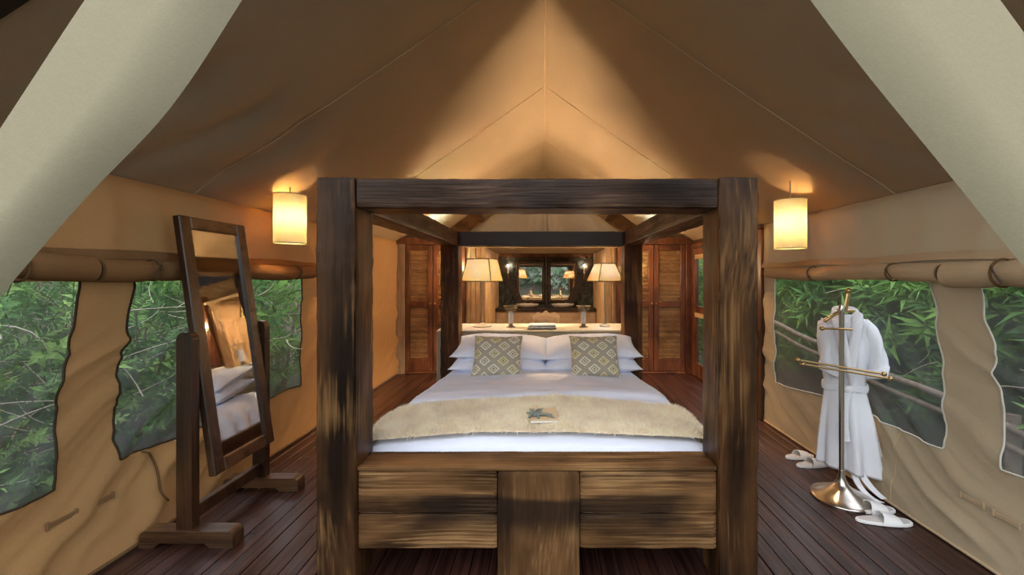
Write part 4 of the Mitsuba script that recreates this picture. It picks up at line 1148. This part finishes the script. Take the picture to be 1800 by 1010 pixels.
# ================================================================== OUTSIDE
# log handrail beyond the right window
HR = thing('log_handrail', 'grey log handrail running outside the window behind the bathrobe', 'handrail')
a, b = np.array([3.2, 5.9, 0.95]), np.array([3.2, 2.6, 0.50])
for dz, r in ((0.0, 0.028), (-0.13, 0.022)):
    q = np.linspace(0, 1, 24)[:, None]; p = a + (b - a) * q + [0, 0, dz]; p[:, 2] += 0.012 * np.sin(q[:, 0] * 17); p[:, 0] += 0.015 * np.sin(q[:, 0] * 9)
    part(HR, 'rail', tube(p, r, 10), 'bark', smooth=True)
for t in (0.05, 0.5, 0.95):
    c = a + (b - a) * t
    part(HR, 'post', tube([(c[0] + 0.05, c[1], -0.5), (c[0] + 0.05, c[1], c[2] + 0.08)], 0.04, 10), 'bark', smooth=True)


def leaves(base, d, nrm, L, w, col, droop=0.25):
    """Pointed folded leaves: arrays of bases, directions, normals, lengths, half-widths, colours."""
    d = d / np.linalg.norm(d, axis=1, keepdims=True)
    s = np.cross(d, nrm); s /= np.linalg.norm(s, axis=1, keepdims=True) + 1e-9
    up = np.cross(s, d)
    L, w = L[:, None], w[:, None]
    mid = base + d * L * 0.42 + up * L * 0.05
    tipp = base + d * L - up * L * droop * 0.5
    V = np.stack([base, mid - s * w + up * w * 0.35, mid, mid + s * w + up * w * 0.35, tipp], 1)
    f = np.array([(0, 1, 2), (1, 4, 2), (0, 2, 3), (2, 4, 3)])
    F_ = (np.arange(len(base))[:, None, None] * 5 + f).reshape(-1, 3)
    return V.reshape(-1, 3), F_, np.repeat(col, 5, 0)


def spray(kind, seed, tone):
    """One leafy shoot along +z about 0.4 m long -> vertices, faces, colours."""
    g = np.random.default_rng(seed)
    if kind == 'feather':
        n = 34; t = np.linspace(0.1, 1, n)
        base = np.stack([0.05 * np.sin(t * 3), 0.03 * t * t, 0.42 * t], 1)
        az = np.where(np.arange(n) % 2, 1, -1)
        d = np.stack([az * 1.0, g.normal(0, 0.3, n), 0.75 + g.normal(0, 0.15, n)], 1)
        L = 0.085 * (1.1 - 0.5 * t) * g.uniform(0.8, 1.2, n); w = L * 0.14
    elif kind == 'blade':
        n = 16; t = np.linspace(0.25, 1, n)
        base = np.stack([0 * t, 0 * t, 0.34 * t], 1)
        a = np.arange(n) * 2.4 + g.uniform(0, 6)
        d = np.stack([np.cos(a), np.sin(a), 0.55 + 0.5 * t], 1)
        L = g.uniform(0.15, 0.24, n); w = L * 0.085
    else:
        n = 14; t = np.linspace(0.2, 1, n)
        base = np.stack([0.03 * np.sin(t * 5), 0 * t, 0.36 * t], 1)
        a = np.arange(n) * 2.4 + g.uniform(0, 6)
        d = np.stack([np.cos(a), np.sin(a), 0.5 + 0 * t], 1)
        L = g.uniform(0.06, 0.10, n); w = L * 0.27
    nrm = np.tile([0.1, -0.3, 1.0], (n, 1)) + g.normal(0, 0.25, (n, 3))
    col = np.array(tone) * g.uniform(0.7, 1.3, (n, 1)) * np.array([1, 1, 1]) + g.uniform(0, 0.02, (n, 1)) * [1, 1, 0]
    v, f, c = leaves(base, d, nrm, L, w, col.clip(0.005, 0.6), 0.35 if kind == 'blade' else 0.2)
    st = tube(np.stack([0.05 * np.sin(np.linspace(0, 1, 5) * 3) * (kind == 'feather'), 0 * np.linspace(0, 1, 5), 0.40 * np.linspace(0, 1, 5)], 1), 0.003, 4)
    return np.vstack([v, st.vertices]), np.vstack([f, st.faces + len(v)]), np.vstack([c, np.tile([0.12, 0.13, 0.05], (len(st.vertices), 1))])


TONES = {'feather': [(0.13, 0.27, 0.10), (0.22, 0.40, 0.13), (0.09, 0.20, 0.09)], 'blade': [(0.12, 0.28, 0.09), (0.22, 0.42, 0.12), (0.07, 0.18, 0.07)], 'broad': [(0.20, 0.36, 0.12), (0.30, 0.48, 0.17), (0.11, 0.23, 0.09)],
         'pale': [(0.50, 0.68, 0.44), (0.58, 0.76, 0.52), (0.38, 0.58, 0.34)]}
SPR = {k: [spray(k, 100 + 7 * q + len(k), TONES[k][q % 3]) for q in range(6)] for k in TONES}
SPR_PLY = {}


def spray_ply(kind, q):
    if (kind, q) not in SPR_PLY:
        v, f, c = SPR[kind][q]
        SPR_PLY[kind, q] = mikit.ply(TM(v, f), 'leaf', color=c)
    return SPR_PLY[kind, q]


def aim(d, roll):
    d = d / np.linalg.norm(d)
    a = np.cross([0, 0, 1.0], d)
    if np.linalg.norm(a) < 1e-6: R = np.eye(3)
    else:
        a /= np.linalg.norm(a); R = Rot.from_rotvec(a * math.acos(np.clip(d[2], -1, 1))).as_matrix()
    return R @ rz(math.degrees(roll))


def shrub(x, y, kind, rad, h, n, seed, label, group, singles=0, twigs=0, face=None, sc=1.0):
    g = np.random.default_rng(seed)
    z0 = ground_z(x, y)
    S = thing('shrub', label, 'shrub', group)
    ms = []
    stems = []
    for k in range(7):
        a = g.uniform(0, 6.28); r = rad * g.uniform(0.3, 0.8)
        stems.append(tube(spline([(x + 0.05 * math.cos(a), y + 0.05 * math.sin(a), z0 - 0.08), (x + r * 0.4 * math.cos(a), y + r * 0.4 * math.sin(a), z0 + h * 0.4), (x + r * math.cos(a), y + r * math.sin(a), z0 + h * g.uniform(0.6, 0.95))], 10), np.linspace(0.016, 0.005, 10), 5))
    tw = []
    for k in range(twigs):
        p = np.array([x + g.normal(0, rad * 0.55), y + g.normal(0, rad * 0.55), z0 + h * g.uniform(0.2, 0.95)])
        d = g.normal(0, 1, 3) * [1, 1, 0.7]; d /= np.linalg.norm(d); l = g.uniform(0.25, 0.6)
        tw.append(tube(spline([p, p + d * l * 0.5 + g.normal(0, 0.03, 3), p + d * l], 6), np.linspace(0.006, 0.002, 6), 4))
    part(S, 'stems', cat(stems), 'bark', None, 'stuff', smooth=True)
    if tw: part(S, 'twigs', cat(tw), 'twig_grey', None, 'stuff', smooth=True)
    items = []
    for k in range(n):
        # shell-biased points in an upright ellipsoid, shoots pointing outwards and up
        q = g.normal(size=3); q /= np.linalg.norm(q); q *= g.uniform(0.25, 1.0) ** 0.5
        pos = np.array([x + q[0] * rad, y + q[1] * rad, z0 + h * (0.52 + 0.48 * q[2])])
        d = q * [1, 1, 0.8] + [0, 0, 0.35] + g.normal(0, 0.35, 3)
        R = aim(d, g.uniform(0, 6.28)); s = sc * g.uniform(0.65, 1.15)
        items.append((pos, R, s, int(g.integers(6))))
    if singles:
        items.sort(key=lambda t: float(np.linalg.norm(t[0] - np.array([0, 0, CH]))))
    for pos, R, s, q in items[:singles]:
        M = np.eye(4); M[:3, :3] = R * s; M[:3, 3] = pos
        part(S, 'leaf_spray', {**spray_ply(kind, q), 'to_world': T(M)}, None)
    V, F_, C = [], [], []; o = 0
    for pos, R, s, q in items[singles:]:
        v, f, c = SPR[kind][q]
        V.append(v * s @ R.T + pos); F_.append(f + o); C.append(c * g.uniform(0.75, 1.25)); o += len(v)
    part(S, 'foliage', TM(np.vstack(V), np.vstack(F_)), 'leaf', None, 'stuff', color=np.vstack(C).clip(0, 0.9))


sd = 500
for (x, y, kind, rad, h, n, lab) in (
        (-3.65, 2.0, 'feather', 0.65, 1.7, 190, 'feathery dark green shrub outside the nearest left window'),
        (-3.80, 1.35, 'feather', 0.6, 1.6, 170, 'low feathery shrub seen at the left edge through the nearest window'),
        (-3.80, 2.85, 'broad', 0.65, 1.6, 230, 'light green small-leaved shrub outside the second left window, left of the standing mirror'),
        (-3.75, 3.7, 'feather', 0.7, 1.65, 190, 'feathery shrub behind the tall standing mirror'),
        (-3.90, 4.7, 'blade', 0.7, 1.9, 170, 'long-leaved shrub outside the second left window, right of the standing mirror'),
        (-3.9, 5.9, 'blade', 0.8, 1.9, 170, 'shrub seen in the far right end of the second left window'),
        (-5.0, 2.3, 'feather', 1.0, 1.7, 220, 'shrub higher on the left bank behind the feathery ones'),
        (-5.0, 4.2, 'broad', 1.0, 1.7, 260, 'shrub on the left bank behind the small-leaved one'),
        (-5.2, 6.4, 'feather', 1.1, 1.8, 220, 'shrub on the left bank seen right of the mirror post')):
    sd += 1
    shrub(x, y, kind, rad, h, n, sd, lab, None, 26 if x > -4.5 else 0, 60)
for (x, y, kind, rad, h, n, lab) in (
        (4.30, 2.15, 'blade', 0.75, 1.9, 230, 'bright long-leaved shrub outside the nearest right window'),
        (4.35, 3.2, 'blade', 0.75, 2.0, 240, 'long-leaved shrub right of the bathrobe outside the window'),
        (4.35, 4.3, 'blade', 0.75, 2.0, 240, 'long-leaved shrub just behind the bathrobe outside the window'),
        (4.45, 5.4, 'blade', 0.8, 2.0, 230, 'bright shrub left of the bathrobe outside the window'),
        (4.35, 6.7, 'blade', 0.9, 2.1, 220, 'shrub at the far left end of the right window'),
        (5.2, 2.7, 'feather', 1.0, 2.0, 240, 'dark feathery shrub on the right bank'),
        (5.4, 4.9, 'blade', 1.1, 2.1, 250, 'shrub higher on the right bank behind the handrail'),
        (5.6, 7.2, 'blade', 1.2, 2.2, 240, 'shrub on the right bank beyond the glazed doors'),
        (4.0, 8.3, 'blade', 1.0, 2.3, 240, 'shrub seen through the glass of the rear glazed door'), (4.1, 10.2, 'blade', 1.2, 2.6, 240, 'rearmost shrub beyond the glazed doors')):
    sd += 1
    shrub(x, y, kind, rad, h, n, sd, lab, None, 30 if x < 4.6 else 0, 25, sc=1.25)
for k, (x, y, rad, h) in enumerate(((-6, -10, 1.8, 3.0), (-2.8, -10.5, 1.8, 3.2), (0.6, -10, 1.9, 3.0), (3.8, -10.5, 1.8, 3.1), (7, -10, 1.9, 3.0), (-4.4, -13.5, 2.2, 3.2), (-0.8, -14, 2.2, 3.4), (3.0, -14, 2.2, 3.2))):
    sd += 1
    shrub(x, y, 'pale', rad, h, 420, sd, 'green shrub on the slope before the tent, seen in the alcove mirrors', 'shrubs before the tent', 0, 0, sc=2.2)
